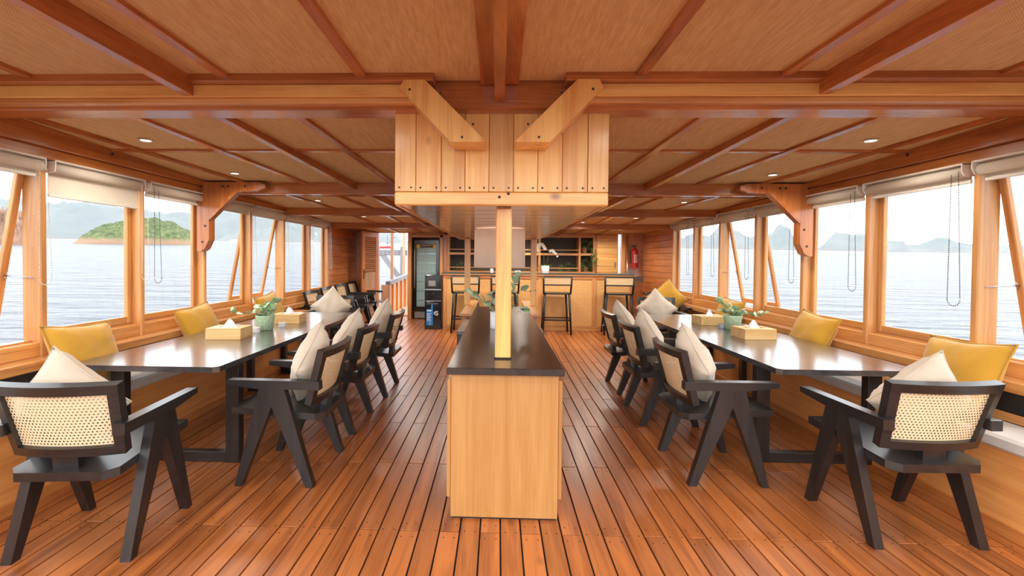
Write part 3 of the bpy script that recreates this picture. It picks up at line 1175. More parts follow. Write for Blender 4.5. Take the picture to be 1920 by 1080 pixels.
# ================================================================== BENCHES
for s, side in SIDES:
    t = thing('bench', 'long built-in %s bench with orange wood base and grey seat pad' % side, 'bench', (s * 2.8, 0, 0))
    x0 = 0.0
    B(0, s * .38, -1.0, 6.7, .03, .468).build('base_panel', 'bench_wood', t)
    B(s * -.012, s * .02, -1.0, 6.7, 0.0, .075, c=.004).build('plinth_strip', 'teak_Y', t)
    B(s * .30, s * .36, -1.0, 6.7, .50, .722).build('back_shade_panel', 'dark_shade_backing', t)  # solid dark panel; shade under the ledge put into its colour
    B(s * .29, s * .32, -1.0, 6.7, .545, .60, c=.004).build('back_strip', 'frame_Y', t)
    ys = [-1.0, 1.2, 3.2, 5.0, 6.7]
    for k in range(4):
        B(s * -.012, s * .29, ys[k] + .004, ys[k + 1] - .004, .468, .548, c=.016).build('seat_pad', 'seat_grey', t)
    # bench end
    B(0, s * .40, 6.7, 6.73, .03, .72).build('end_panel', 'bench_wood', t)

# ================================================================== TABLES
for s, side, (xa, xb, ya, yb) in ((-1, 'port', (-2.875, -1.845, 2.93, 6.02)), (1, 'starboard', (1.905, 2.885, 3.13, 6.27))):
    t = thing('dining_table', 'long black wooden dining table on trestle legs, %s side' % side, 'table', ((xa + xb) / 2, ya, 0))
    hw = (xb - xa) / 2
    L_ = yb - ya
    top = MB().prism([(-hw, 0.03), (-hw + .03, 0), (hw - .03, 0.0), (hw, .03), (hw, L_ - .03), (hw - .03, L_), (-hw + .03, L_), (-hw, L_ - .03)], 'Z', .737, .775)
    tp = top.build('tabletop', 'table_black', t)
    for yl in (.31, 2.05, 2.85):
        z0 = zf(ya + yl)
        for q in (-1, 1):
            B(q * (hw - .085) - .05, q * (hw - .085) + .05, yl, yl + .07, z0, .737, c=.004).build('leg', 'black_Z', t)
        B(-hw + .135, hw - .135, yl + .003, yl + .067, z0, z0 + .075, c=.004).build('floor_bar', 'black_X', t)
        B(-hw + .06, hw - .06, yl + .01, yl + .06, .68, .737).build('top_bar', 'black_X', t)

# ================================================================== CHAIRS
def slab(P, u0, u1, w0, w1, t0, t1, nu):
    """curved slab: P(u, w, t) -> point"""
    m = MB()
    for i in range(nu + 1):
        u = u0 + (u1 - u0) * i / nu
        m.v += [tuple(P(u, w0, t0)), tuple(P(u, w1, t0)), tuple(P(u, w1, t1)), tuple(P(u, w0, t1))]
    for i in range(nu):
        a, b = i * 4, i * 4 + 4
        for k in range(4):
            m.f.append((a + k, a + (k + 1) % 4, b + (k + 1) % 4, b + k))
    m.f += [(0, 1, 2, 3), (nu * 4, nu * 4 + 1, nu * 4 + 2, nu * 4 + 3)]
    return m


def back_pt(u, w, t):
    hw = .262 + .028 * w
    bow = .042 * (1 - u * u)
    y = -.205 - .098 * w - bow + t * .96
    z = .530 + .367 * w + t * .27
    return (u * hw, y, z)


def make_chair():
    t = thing('dining_chair', '', 'chair', (0, 0, 0))
    pl = [(-.25, -.25), (-.20, -.30), (.20, -.30), (.25, -.25), (.25, .31), (-.25, .31)]
    m = MB()
    n = len(pl)
    for dz in (0, .043):
        m.v += [(x, y, .424 + .040 * (y + .3) / .61 + dz) for x, y in pl]
    m.f = [tuple(range(n)), tuple(range(2 * n - 1, n - 1, -1))] + [(i, (i + 1) % n, n + (i + 1) % n, n + i) for i in range(n)]
    m.build('seat', 'black_Y', t)
    for s in (-1, 1):
        x0, x1 = s * .252, s * .302
        fr = [(.218, 0), (.262, 0), (.100, .648), (.017, .648), (.017, .53)]
        rr = [(-.262, 0), (-.212, 0), (.017, .53), (.017, .648), (-.066, .648)]
        for pts in (fr, rr):
            MB().prism(pts, 'X', x0, x1).build('leg', 'black_Z', t)
        arm = MB().prism([(-.30, .642), (-.30, .696), (-.29, .699), (.305, .702), (.315, .696), (.31, .668), (.11, .646)], 'X', s * .248, s * .308)
        arm.build('arm', 'black_Y', t)
    fm = slab(back_pt, -1, 1, .87, 1.0, -.022, .022, 12)
    fm.add(slab(back_pt, -1, 1, 0, .12, -.022, .022, 12))
    fm.add(slab(back_pt, -1, -.845, .12, .87, -.022, .022, 2))
    fm.add(slab(back_pt, .845, 1, .12, .87, -.022, .022, 2))
    fm.build('back_frame', 'black_X', t)
    # cane web with metric UVs
    cm = MB()
    nu, nw = 14, 8
    uvs = []
    for i in range(nu + 1):
        for j in range(nw + 1):
            u = -.87 + 1.74 * i / nu
            w = .10 + .79 * j / nw
            cm.v.append(back_pt(u, w, .002))
            uvs.append((u * .277 + 1.0, w * .38 + 1.0))
    for i in range(nu):
        for j in range(nw):
            a = i * (nw + 1) + j
            cm.f.append((a, a + nw + 1, a + nw + 2, a + 1))
    co = cm.build('cane_panel', 'cane', t, smooth=True, fix=False)
    ul = co.data.uv_layers.new(name='UVMap')
    co['label'] = 'natural woven cane panel'
    for lp in co.data.loops:
        ul.data[lp.index].uv = uvs[lp.vertex_index]
    sup = MB().hexa([(-.06, -.255, .460), (.06, -.255, .460), (.06, -.215, .463), (-.06, -.215, .463),
                     (-.06, -.262, .545), (.06, -.262, .545), (.06, -.215, .545), (-.06, -.215, .545)])
    sup.build('back_support', 'black_Z', t)
    return t


chair0 = make_chair()
used = [False]


def place_chair(x, y, rz, label, group):
    loc = (x, y, zf(y))
    if not used[0]:
        used[0] = True
        chair0.location = loc
        chair0.rotation_euler = (0, 0, rz)
        chair0['label'] = label
        chair0['group'] = group
        return chair0
    return dup(chair0, loc, rz, label, group)


def pillow_mesh(name, mat, hw, hh, th, seed, flange=0.0, slump=0.0):
    """stuffed cushion lying in its own X-Z plane, thickness along Y"""
    n = 18
    m = MB()
    rng = random.Random(seed)
    ph = rng.uniform(0, 50)
    idx = {}
    for sgn in (1, -1):
        for i in range(n + 1):
            for j in range(n + 1):
                u, v = i / n * 2 - 1, j / n * 2 - 1
                if sgn < 0 and (i in (0, n) or j in (0, n)):
                    idx[(sgn, i, j)] = idx[(1, i, j)]
                    continue
                x = hw * u * (1 - .10 * (1 - v * v))
                z = hh * v * (1 - .10 * (1 - u * u))
                prof = max(0.0, (1 - u ** 4) * (1 - v ** 4)) ** .62
                prof *= (1 - .25 * (u * u * v * v))
                y = sgn * th * prof
                p = Vector((u * 1.6 + ph, v * 1.6, sgn * 2.0))
                y += sgn * .016 * prof * noise.noise(p * 1.3) + sgn * .007 * prof * noise.noise(p * 3.7)
                for (a, b) in ((1, 1), (-1, 1), (1, -1), (-1, -1)):
                    d = math.hypot(u - a, v - b)
                    ang = math.atan2(v - b, u - a)
                    y += sgn * .012 * math.exp(-(d / .55) ** 2) * sin(ang * 11 + ph + a * 2 + b) * min(1, prof * 3)
                z -= slump * (1 - u * u) * max(0, v) * .04
                x += .005 * noise.noise(Vector((v * 2 + ph, sgn, 1)))
                z += .005 * noise.noise(Vector((u * 2 + ph, sgn, 7)))
                idx[(sgn, i, j)] = len(m.v)
                m.v.append((x, y, z))
        for i in range(n):
            for j in range(n):
                f = [idx[(sgn, i, j)], idx[(sgn, i + 1, j)], idx[(sgn, i + 1, j + 1)], idx[(sgn, i, j + 1)]]
                m.f.append(tuple(f if sgn < 0 else f[::-1]))
    return m.mesh(name, mat, smooth=True)


def seam_mesh(name, mat, hw, hh, r):
    pts = []
    n = 14
    for k, (a, b) in enumerate((((-1, -1), (1, -1)), ((1, -1), (1, 1)), ((1, 1), (-1, 1)), ((-1, 1), (-1, -1)))):
        for i in range(n):
            t = i / n
            u, v = a[0] + (b[0] - a[0]) * t, a[1] + (b[1] - a[1]) * t
            pts.append((hw * u * (1 - .10 * (1 - v * v)), 0, hh * v * (1 - .10 * (1 - u * u))))
    return MB().tube(pts, r, 5, closed=True).mesh(name, mat, smooth=True)


LIN = [pillow_mesh('cushion', 'linen', .222, .222, .098, q) for q in range(3)]
LSEAM = seam_mesh('seam', 'linen', .222, .222, .004)
YEL = [pillow_mesh('cushion', 'mustard', .265, .235, .095, 10 + q) for q in range(3)]
YSEAM = seam_mesh('flange', 'mustard', .268, .238, .006)
kc = [0]


def cushion(me, seam, loc, M3, label, group, name='cushion'):
    o = bpy.data.objects.new(name, me)
    C.objects.link(o)
    o.matrix_world = Matrix.Translation(loc) @ M3.to_4x4()
    tag(o, label, 'cushion', group)
    inst('seam', seam, o, (0, 0, 0))
    return o


def chair_cushion(x, y, rz, label, tilt=17, twist=0, dy=-.115, spin=45, dz=0.0, dx=0.0):
    kc[0] += 1
    Rm = Matrix.Rotation(rz, 3, 'Z')
    M3 = Rm @ Matrix.Rotation(R(twist), 3, 'Z') @ Matrix.Rotation(R(tilt), 3, 'X') @ Matrix.Rotation(R(spin), 3, 'Y')
    hz_ = .222 * math.sqrt(2) * cos(R(tilt))
    p = Rm @ Vector((dx, dy, 0))
    return cushion(LIN[kc[0] % 3], LSEAM, (x + p.x, y + p.y, zf(y) + .458 + hz_ * .99 + dz), M3, label, 'beige cushions on the dining chairs')


G = 'cane back chairs around the dining tables'
place_chair(-2.115, 2.385, R(5), 'black cane back armchair at the near head of the port table, left foreground', G)
place_chair(2.277, 2.69, R(2), 'black cane back armchair at the near head of the starboard table, right foreground', G)
ORD = ['nearest', 'middle', 'farthest']
SIDEP = [(-1.452, 3.205), (-1.47, 4.11), (-1.44, 5.15)]
SIDES_ = [(1.548, 3.35), (1.57, 4.45), (1.60, 5.39)]
for i, (x, y) in enumerate(SIDEP):
    place_chair(x, y, R(90), '%s of three side chairs along the aisle edge of the port table' % ORD[i], G)
for i, (x, y) in enumerate(SIDES_):
    place_chair(x, y, R(-90), '%s of three side chairs along the aisle edge of the starboard table' % ORD[i], G)
place_chair(-2.47, 6.55, R(180), 'cane back chair at the far head of the port table facing the camera', G)
place_chair(2.44, 6.80, R(180), 'cane back chair at the far head of the starboard table facing the camera', G)
for i, (x, y) in enumerate([(-2.80, 7.46), (-2.79, 8.12), (-2.78, 8.79), (-2.77, 9.42)]):
    place_chair(x, y, R(-90), '%s chair in the row of four against the port plank wall' % ['first', 'second', 'third', 'fourth and farthest'][i], 'spare chairs along the port wall')
place_chair(2.80, 7.62, R(172), 'black chair holding a yellow cushion behind the far starboard head chair', 'spare chair in the starboard corner')

chair_cushion(-2.115, 2.385, R(5), 'beige linen cushion standing on its corner in the left foreground chair', twist=-4, dx=-.085, dz=.0)
chair_cushion(2.277, 2.69, R(2), 'beige linen cushion standing on its corner in the right foreground chair', twist=4, dx=.055, dz=.0, tilt=20)
for i, (x, y) in enumerate(SIDEP):
    chair_cushion(x, y, R(90), 'beige linen cushion in the %s port side chair' % ORD[i], tilt=(16, 18, 15)[i], twist=(6, -4, -7)[i])
for i, (x, y) in enumerate(SIDES_):
    chair_cushion(x, y, R(-90), 'beige linen cushion in the %s starboard side chair' % ORD[i], tilt=(17, 15, 18)[i], twist=(-5, 4, 6)[i])
chair_cushion(-2.47, 6.55, R(180), 'beige linen cushion in the far port head chair, point up', twist=2)
chair_cushion(2.44, 6.80, R(180), 'beige linen cushion in the far starboard head chair, point up', twist=-3, dx=.05)


def bench_cushion(s, y, label, spin=0, tilt=22, yaw=0, k=0, zc=.785, x=3.0):
    Rm = Matrix.Rotation(R(90) * s + R(yaw), 3, 'Z')          # local -Y faces the room
    M3 = Rm @ Matrix.Rotation(R(-tilt), 3, 'X') @ Matrix.Rotation(R(spin), 3, 'Y')
    if s > 0:
        M3 = Matrix.Rotation(R(-90) + R(yaw), 3, 'Z') @ Matrix.Rotation(R(-tilt), 3, 'X') @ Matrix.Rotation(R(spin), 3, 'Y')
    else:
        M3 = Matrix.Rotation(R(90) + R(yaw), 3, 'Z') @ Matrix.Rotation(R(-tilt), 3, 'X') @ Matrix.Rotation(R(spin), 3, 'Y')
    return cushion(YEL[k % 3], YSEAM, (s * x, y, zc), M3, label, 'mustard cushions on the benches')


bench_cushion(-1, 3.22, 'mustard yellow cushion on the port bench nearest the camera', spin=4, k=0)
bench_cushion(-1, 4.50, 'mustard yellow cushion on the port bench by the knee bracket', spin=-5, k=1, zc=.79)
bench_cushion(-1, 5.92, 'mustard yellow cushion on the port bench under the open sash', spin=-6, k=2, zc=.80)
bench_cushion(1, 3.05, 'mustard yellow cushion on the starboard bench nearest the camera', spin=-3, k=1)
bench_cushion(1, 4.45, 'mustard yellow cushion on the starboard bench in second place', spin=5, k=2, zc=.79)
bench_cushion(1, 6.02, 'mustard yellow cushion on the starboard bench under the open sash', spin=3, k=0, zc=.79)
Mx = Matrix.Rotation(R(168), 3, 'Z') @ Matrix.Rotation(R(16), 3, 'X') @ Matrix.Rotation(R(40), 3, 'Y')
cushion(YEL[1], YSEAM, (2.82, 7.70, zf(7.7) + .80), Mx, 'mustard yellow cushion standing on its corner in the starboard corner chair', 'mustard cushions on the benches')

# ================================================================== BLINDS
bead_cache = {}


def chain(y, x, z0, z1, w, mat):
    """bead chain loop hanging from z0 down to z1; the two strands are w apart along the wall"""
    m = MB()
    step = .0135
    pts = []
    n = int((z0 - z1 - w / 2) / step)
    for i in range(n):
        f = i / n
        pts.append((x + .012 * f, y - w / 2 * (.55 + .45 * f), z0 - i * step))
    for k in range(9):
        a = pi * (k + .5) / 9
        pts.append((x + .012, y - w / 2 * cos(a), z1 + w / 2 - w / 2 * sin(a)))
    for i in range(n):
        f = 1 - i / n
        pts.append((x + .012 * f, y + w / 2 * (.55 + .45 * f), z1 + w / 2 + i * step))
    for p in pts:
        m.octa(p, .0062)
    return m


BL = {-1: 'port', 1: 'starboard'}
ordn = ['', 'first', 'second', 'third', 'fourth', 'fifth', 'sixth', 'seventh']
for s, side in SIDES:
    P = POSTS[s]
    for w in range(1, 8):
        y0, y1 = P[FIRST + w - 1] + .055, P[FIRST + w] - .004
        lowered = (s < 0 and w == 2)
        lb = '%s cream roller blind from the camera on the %s windows' % (ordn[w], side)
        if lowered: lb = 'cream roller blind on the port windows, partly lowered with its cloth showing'
        t = thing('roller_blind', lb, 'blind', (s * 3.165, (y0 + y1) / 2, Z_HEAD), 0, 'roller blinds over the windows')
        hl = (y1 - y0) / 2
        B(-.045, .035, -hl, hl, -.014, 0, c=.003).build('head_rail', 'blind_plastic', t)
        for q in (-1, 1):
            m = MB().prism([(-.048, -.005), (-.048, -.055), (-.03, -.088), (0, -.098), (.03, -.085), (.035, -.04), (.035, -.005)], 'Y', q * hl, q * (hl - .008))
            m.build('bracket', 'blind_plastic', t)
        MB().tube([(0, -hl + .012, -.058), (0, hl - .012, -.058)], .036, 14).build('roller', 'blind_cream', t, smooth=True)
        drop = .235 if lowered else .11
        xo = s * .034
        B(xo - .001, xo + .001, -hl + .016, hl - .016, -drop, -.058).build('cloth', 'blind_cream', t)
        B(xo - .008, xo + .008, -hl + .014, hl - .014, -drop - .026, -drop, c=.004).build('bottom_bar', 'blind_plastic', t)
        far_end = (s < 0) and w != 3
        cy_ = (hl - .035) if (s < 0 and w != 3) else (-hl + .05)
        z1 = {1: -.88, 2: -.89, 3: -.92}.get(w, -.88)
        if s > 0: z1 = {2: -.97, 3: -.93}.get(w, -.90)
        mt = 'bead' if s < 0 and w != 3 else 'bead_grey'
        ch_ = chain(cy_, -s * .045, -.06, z1, .088, mt).build('bead_chain', mt, t)
        ch_['kind'] = 'stuff'

# ================================================================== THINGS ON THE TABLES
TT = .775


def tissue_mesh(seed):
    rng = random.Random(seed)
    m = MB()
    n = 10
    ring = []
    for lvl, (r, z) in enumerate(((.055, 0), (.042, .022), (.024, .05), (.008, .078))):
        for k in range(n):
            t = 2 * pi * k / n
            rr = r * (1 + .35 * sin(t * 2.5 + seed) * (1 - lvl * .2)) + rng.uniform(-.004, .004)
            m.v.append((rr * cos(t) * 1.1, rr * sin(t) * .55, z + rng.uniform(-.004, .004)))
    for l in range(3):
        for k in range(n):
            m.f.append((l * n + k, l * n + (k + 1) % n, (l + 1) * n + (k + 1) % n, (l + 1) * n + k))
    m.f.append(tuple(3 * n + k for k in range(n)))
    m.f.append(tuple(range(n)))
    return m


def tissue_box(x, y, rz, label, seed):
    t = thing('tissue_box', label, 'tissue box', (x, y, TT), R(rz), 'bamboo tissue boxes')
    w, d, h = .152, .115, .10
    m = B(-w, w, -d, d, 0, .092, c=.003)
    m.build('box', 'bamboo', t)
    lid = B(-w, w, -d, -.035, .0925, h, c=.002).box(-w, w, .035, d, .0925, h, c=.002).box(-w, -.09, -.035, .035, .0925, h).box(.09, w, -.035, .035, .0925, h)
    lid.build('lid', 'bamboo', t)
    tissue_mesh(seed).build('tissue', 'white_paper', t, loc=(0, 0, .0925))
    return t


tissue_box(-2.415, 4.02, 4, 'bamboo tissue box on the port table, nearer one', 1)
tissue_box(-2.34, 5.03, 5, 'bamboo tissue box on the port table, behind the green pot', 2)
tissue_box(2.44, 4.41, 4, 'bamboo tissue box on the starboard table, nearer one', 3)
tissue_box(2.45, 5.34, 4, 'bamboo tissue box on the starboard table, behind the green pot', 4)


def leaf_mesh(name, mat, l, w, curl=.2):
    m = MB()
    rows = [(0, .05), (.18, .62), (.42, 1.0), (.68, .86), (.88, .45), (1.0, .04)]
    for (t, ww) in rows:
        for q in (-1, 0, 1):
            m.v.append((q * ww * w / 2, t * l, -abs(q) * 0 + curl * l * (.25 * abs(q) * ww) - curl * l * t * t * .6))
    n = len(rows)
    for i in range(n - 1):
        for q in (0, 1):
            a = i * 3 + q
            m.f.append((a, a + 1, a + 4, a + 3))
    # give the blade a little thickness
    k = len(m.v)
    top = list(m.v)
    m.v += [(x, y, z - .0012) for x, y, z in top]
    m.f += [tuple(i + k for i in f[::-1]) for f in list(m.f)]
    rim = [0] + [i * 3 + 2 for i in range(0, n)] + [(n - 1) * 3 + 1] + [i * 3 for i in range(n - 1, 0, -1)]
    rim = [0, 1] + [i * 3 + 2 for i in range(n)] + [(n - 1) * 3 + 1] + [i * 3 for i in range(n - 1, 0, -1)]
    for a, b in zip(rim, rim[1:] + rim[:1]):
        m.f.append((a, b, b + k, a + k))
    return m.mesh(name, mat, smooth=True)


ROUND = [leaf_mesh('leaf', 'leaf', .085, .082), leaf_mesh('leaf', 'leaf_pale', .072, .066), leaf_mesh('leaf', 'leaf', .058, .052)]
OVAL = [leaf_mesh('leaf', 'leaf', .105, .066, .3), leaf_mesh('leaf', 'leaf_pale', .09, .06, .3)]


def look_dir(d, roll=0.0):
    d = Vector(d).normalized()
    q = d.to_track_quat('Y', 'Z')
    return (q.to_matrix() @ Matrix.Rotation(roll, 3, 'Y')).to_euler()


def sprig(t, base, pts, leaves, rng, r=.0025, per=2):
    """a stem through pts with alternating leaf objects"""
    P = [Vector(p) + Vector(base) for p in pts]
    MB().tube(P, [r * (1 - .5 * i / len(P)) for i in range(len(P))], 5).build('stem', 'stem', t)
    for i in range(1, len(P)):
        a, b = P[i - 1], P[i]
        d = (b - a).normalized()
        for q in range(per):
            p = a.lerp(b, (q + 1) / per)
            side = d.cross(Vector((0, 0, 1)))
            if side.length < .1: side = Vector((1, 0, 0))
            side.normalize()
            sg = 1 if (i * per + q) % 2 else -1
            dirv = d * .5 + side * sg * .9 + Vector((rng.uniform(-.4, .4), rng.uniform(-.4, .4), rng.uniform(-.1, .6)))
            inst('leaf', rng.choice(leaves), t, p, look_dir(dirv, rng.uniform(-1.2, 1.2)))


def table_plant(x, y, label, seed, flip):
    rng = random.Random(seed)
    t = thing('potted_plant', label, 'potted plant', (x, y, TT), 0, 'plants in green pots on the tables')
    MB().lathe([(.066, 0), (.074, .004), (.092, .14), (.092, .15), (.085, .15), (.084, .135), (.0, .135)], 28).build('pot', 'pot_green', t, smooth=True)
    MB().lathe([(.0005, .128), (.083, .128), (.083, .136), (.0005, .138)], 16).build('soil', 'soil', t)
    f = flip
    b = (0, 0, .13)
    sprig(t, b, [(0, 0, 0), (-.03 * f, .0, .06), (-.06 * f, -.01, .085)], ROUND, rng)
    sprig(t, b, [(.02, 0, 0), (.05 * f, .02, .07), (.09 * f, .02, .13), (.12 * f, .02, .16)], ROUND, rng)
    sprig(t, b, [(.02, -.02, 0), (.04 * f, -.03, .06), (.07 * f, -.04, .10)], ROUND, rng)
    sprig(t, b, [(-.02, 0, 0), (-.09 * f, -.02, .05), (-.16 * f, -.03, .035), (-.24 * f, -.05, .03), (-.30 * f, -.05, .06)], ROUND[1:], rng)
    sprig(t, b, [(0, .03, 0), (.0, .05, .05), (-.02 * f, .06, .09)], ROUND, rng)
    sprig(t, b, [(.01, -.02, 0), (.0, -.04, .06), (.03 * f, -.05, .12)], ROUND, rng)
    sprig(t, b, [(.03, 0, 0), (.07 * f, -.02, .05), (.12 * f, -.03, .07)], ROUND, rng)
    sprig(t, b, [(0, -.03, 0), (-.02 * f, -.06, .03), (-.05 * f, -.09, .05)], ROUND, rng)


table_plant(-2.34, 4.50, 'round leaved plant in a pale green pot on the port table', 5, 1)
table_plant(2.53, 4.97, 'round leaved plant in a pale green pot on the starboard table', 9, -1)


def candle_holder(x, y, label, mat):
    t = thing('small_dish', label, 'dish', (x, y, TT))
    MB().lathe([(.036, 0), (.038, .003), (.038, .045), (.035, .047), (.031, .047), (.031, .02), (.0, .02)], 20).build('body', mat, t, smooth=False)


candle_holder(-2.26, 4.70, 'small white ceramic dish between the green pot and far tissue box, port table', 'white_ceramic')
candle_holder(-2.345, 4.34, 'small white ceramic dish behind the near tissue box, port table', 'white_ceramic')
candle_holder(2.445, 5.03, 'small grey ceramic dish left of the green pot, starboard table', 'grey_ceramic')

# plant on the console, half hidden by the post
t = thing('potted_plant', 'eucalyptus sprigs in a white cylinder pot on the console behind the post', 'potted plant', (.0, 4.08, .885))
MB().lathe([(.062, 0), (.066, .004), (.066, .15), (.06, .15), (.058, .13), (.0, .13)], 24).build('pot', 'pale_pot', t, smooth=True)
MB().lathe([(.0005, .122), (.058, .122), (.058, .131), (.0005, .133)], 14).build('soil', 'soil', t)
rng = random.Random(4)
b = (0, 0, .12)
sprig(t, b, [(0, 0, 0), (-.06, -.01, .08), (-.12, -.02, .12), (-.19, -.03, .16), (-.25, -.03, .20)], OVAL, rng)
sprig(t, b, [(0, 0, 0), (-.03, .0, .09), (-.06, .01, .18)], OVAL, rng)
sprig(t, b, [(0, 0, 0), (.07, 0, .10), (.12, .0, .19), (.15, .0, .28), (.17, .01, .34)], OVAL + ROUND[:1], rng)
sprig(t, b, [(0, 0, 0), (.10, 0, .07), (.17, -.01, .08), (.24, -.01, .05)], OVAL + ROUND[:1], rng)
sprig(t, b, [(0, 0, 0), (.12, .0, .14), (.21, .0, .22), (.28, .0, .21)], OVAL, rng)

# drum lamp on the console behind the post
t = thing('drum_lamp', 'large drum lamp with off-white fabric shade behind the front post', 'lamp', (.015, 4.85, .885))
MB().lathe([(.09, 0), (.09, .012), (.02, .022), (.014, .06), (.014, .56), (.02, .58), (.02, .62)], 20).build('base', 'brass', t, smooth=True)
m = MB()
for r, z in ((.272, .535), (.268, .93), (.262, .93), (.266, .535)):
    for k in range(80):
        a = 2 * pi * k / 80
        m.v.append((r * cos(a), r * sin(a), z))
for q in range(4):
    for k in range(80):
        m.f.append((q * 80 + k, q * 80 + (k + 1) % 80, ((q + 1) % 4) * 80 + (k + 1) % 80, ((q + 1) % 4) * 80 + k))
m.build('lamp_shade', 'shade', t, smooth=False)
MB().ball((0, 0, .70), .045, 12, 8).build('bulb', 'lamp_lens', t, smooth=True)
ld = bpy.data.lights.new('lamp_bulb', 'POINT')
ld.energy = 3.5
ld.shadow_soft_size = .05
ld.color = (1.0, .95, .88)
lo = bpy.data.objects.new('bulb_light', ld)
C.objects.link(lo)
lo.parent = t
lo.location = (0, 0, .80)
m = MB()
for k in range(3):
    a = 2 * pi * k / 3
    m.tube([(0, 0, .60), (.262 * cos(a), .262 * sin(a), .60)], .003, 5)
m.build('shade_ring', 'steel', t)

# ================================================================== BAR
YB = 9.02
zB = zf(YB)
bar = thing('bar_counter', 'long bar counter with woven rattan front and dark top', 'bar counter', (0, YB, zB))
B(-1.09, 2.635, .03, .55, .03, 1.085).build('core', 'teak_X', bar)
ST = [-1.09, -1.02, -.12, .80, 1.86, 2.60]
stl = [(-1.09, -1.025), (-.14, -.07), (.80, .87), (1.86, 1.94), (2.59, 2.635)]
for a, b in stl:
    B(a, b, -.0, .03, 0.06, 1.07, c=.003).build('stile', 'frame_Z', bar)
for i in range(4):
    B(stl[i][1], stl[i + 1][0], .018, .03, .09, 1.02).build('woven_panel', 'rattan_bar', bar)
B(-1.09, 2.635, -.004, .03, 0, .085, c=.003).build('bottom_rail', 'frame_X', bar)
B(-1.09, 2.635, -.002, .03, 1.02, 1.085, c=.003).build('top_rail', 'teak_X', bar)
B(-1.12, 2.66, -.03, .60, 1.085, 1.105, c=.003).build('top_edge', 'frame_X', bar)
B(-1.12, 2.66, -.03, .60, 1.105, 1.128, c=.004).build('counter_top', 'slate', bar)
BT = zB + 1.128


def make_stool():
    t = thing('bar_stool', '', 'bar stool', (0, 0, 0))
    sw = .24
    pl = [(-sw, -.15), (-sw + .05, -.19), (sw - .05, -.19), (sw, -.15), (sw, .17), (sw - .04, .20), (-sw + .04, .20), (-sw, .17)]
    MB().prism(pl, 'Z', .755, .785).build('seat', 'black_X', t)
    for sx_ in (-1, 1):
        MB().tube([(sx_ * .265, -.20, 0), (sx_ * .225, -.165, .76)], [.019, .022], 10).build('leg', 'black_metal', t, smooth=True)
        MB().tube([(sx_ * .255, .205, 0), (sx_ * .205, .16, .76)], [.019, .022], 10).build('leg', 'black_metal', t, smooth=True)
        MB().tube([(sx_ * .25, -.175, .765), (sx_ * .258, -.215, .94), (sx_ * .262, -.235, 1.095)], .018, 10).build('back_post', 'black_metal', t, smooth=True)
    MB().box(-.275, .275, -.248, -.222, 1.08, 1.105, c=.006).build('top_rail', 'black_X', t)
    MB().box(-.262, .262, -.232, -.206, .925, .95, c=.006).build('mid_rail', 'black_X', t)
    MB().hexa([(-.25, -.214, .948), (.25, -.214, .948), (.25, -.222, .948), (-.25, -.222, .948),
               (-.25, -.232, 1.083), (.25, -.232, 1.083), (.25, -.240, 1.083), (-.25, -.240, 1.083)]).build('woven_back', 'rattan_back', t)
    m = MB().tube([(-.252, -.186, .275), (.252, -.186, .275)], .016, 8)
    m.tube([(-.245, .19, .275), (.245, .19, .275)], .012, 8)
    for sx_ in (-1, 1):
        m.tube([(sx_ * .251, -.187, .295), (sx_ * .24, .19, .295)], .011, 8)
    m.build('footrest', 'black_metal', t, smooth=True)
    return t


stool0 = make_stool()
for i, (x, rz, lb) in enumerate(((-.612, 0, 'bar stool left of the slim posts, beside the water dispenser'), (.132, 1, 'bar stool half hidden behind the front post and lamp'),
                                 (1.12, -1, 'bar stool in clear view below the white orchid'), (2.285, -5, 'bar stool at the starboard end of the bar by the fan'))):
    y = 8.77
    if i == 0:
        stool0.location = (x, y, zf(y))
        tag(stool0, lb, 'bar stool', 'bar stools along the counter')
    else:
        dup(stool0, (x, y, zf(y)), R(rz), lb, 'bar stools along the counter')

# orchid on the bar
t = thing('potted_orchid', 'white orchid in a white pot on the bar counter', 'potted plant', (.955, 9.24, BT))
MB().lathe([(.072, 0), (.078, .005), (.085, .155), (.080, .155), (.078, .14), (.0, .14)], 24).build('pot', 'white_ceramic', t, smooth=True)
s1 = [(-.02, 0, .13), (-.03, 0, .30), (-.04, 0, .46), (-.07, -.02, .555), (-.13, -.02, .57), (-.18, -.03, .50)]
s2 = [(.02, 0, .13), (.045, 0, .30), (.075, 0, .42), (.12, -.01, .45), (.19, -.02, .41), (.235, -.03, .33)]
MB().tube(s1, .004, 6).build('stem', 'stem', t, smooth=True)
MB().tube(s2, .004, 6).build('stem', 'stem', t, smooth=True)
fl_ = MB()
for k in range(5):
    a = 2 * pi * k / 5 + pi / 2
    w = .55 if k in (1, 4) else .38
    pts = [(0, 0, 0)]
    for q in range(7):
        tt = q / 6
        ww = w * sin(pi * tt) * .034
        pts.append((tt * .036, ww, 0))
    up_ = [(p[0], p[1], -.004 + .003 * (i % 2)) for i, p in enumerate(pts[1:])]
    dn = [(p[0], -p[1], -.004) for p in pts[1:]]
    n0 = len(fl_.v)
    ring = [(p[0] * cos(a) - p[1] * sin(a), .006 * (p[0] / .036) ** 2, p[0] * sin(a) + p[1] * cos(a)) for p in ([(q / 6 * .04, w * sin(pi * min(1, q / 6 * 1.02)) * .045, 0) for q in range(7)] + [(q / 6 * .04, -w * sin(pi * min(1, q / 6 * 1.02)) * .045, 0) for q in range(5, 0, -1)])]
    fl_.poly(ring + [(x, y + .002, z) for x, y, z in ring], [tuple(range(12)), tuple(range(23, 11, -1))] + [(i, (i + 1) % 12, 12 + (i + 1) % 12, 12 + i) for i in range(12)])
fme = fl_.mesh('flower', 'orchid_white')
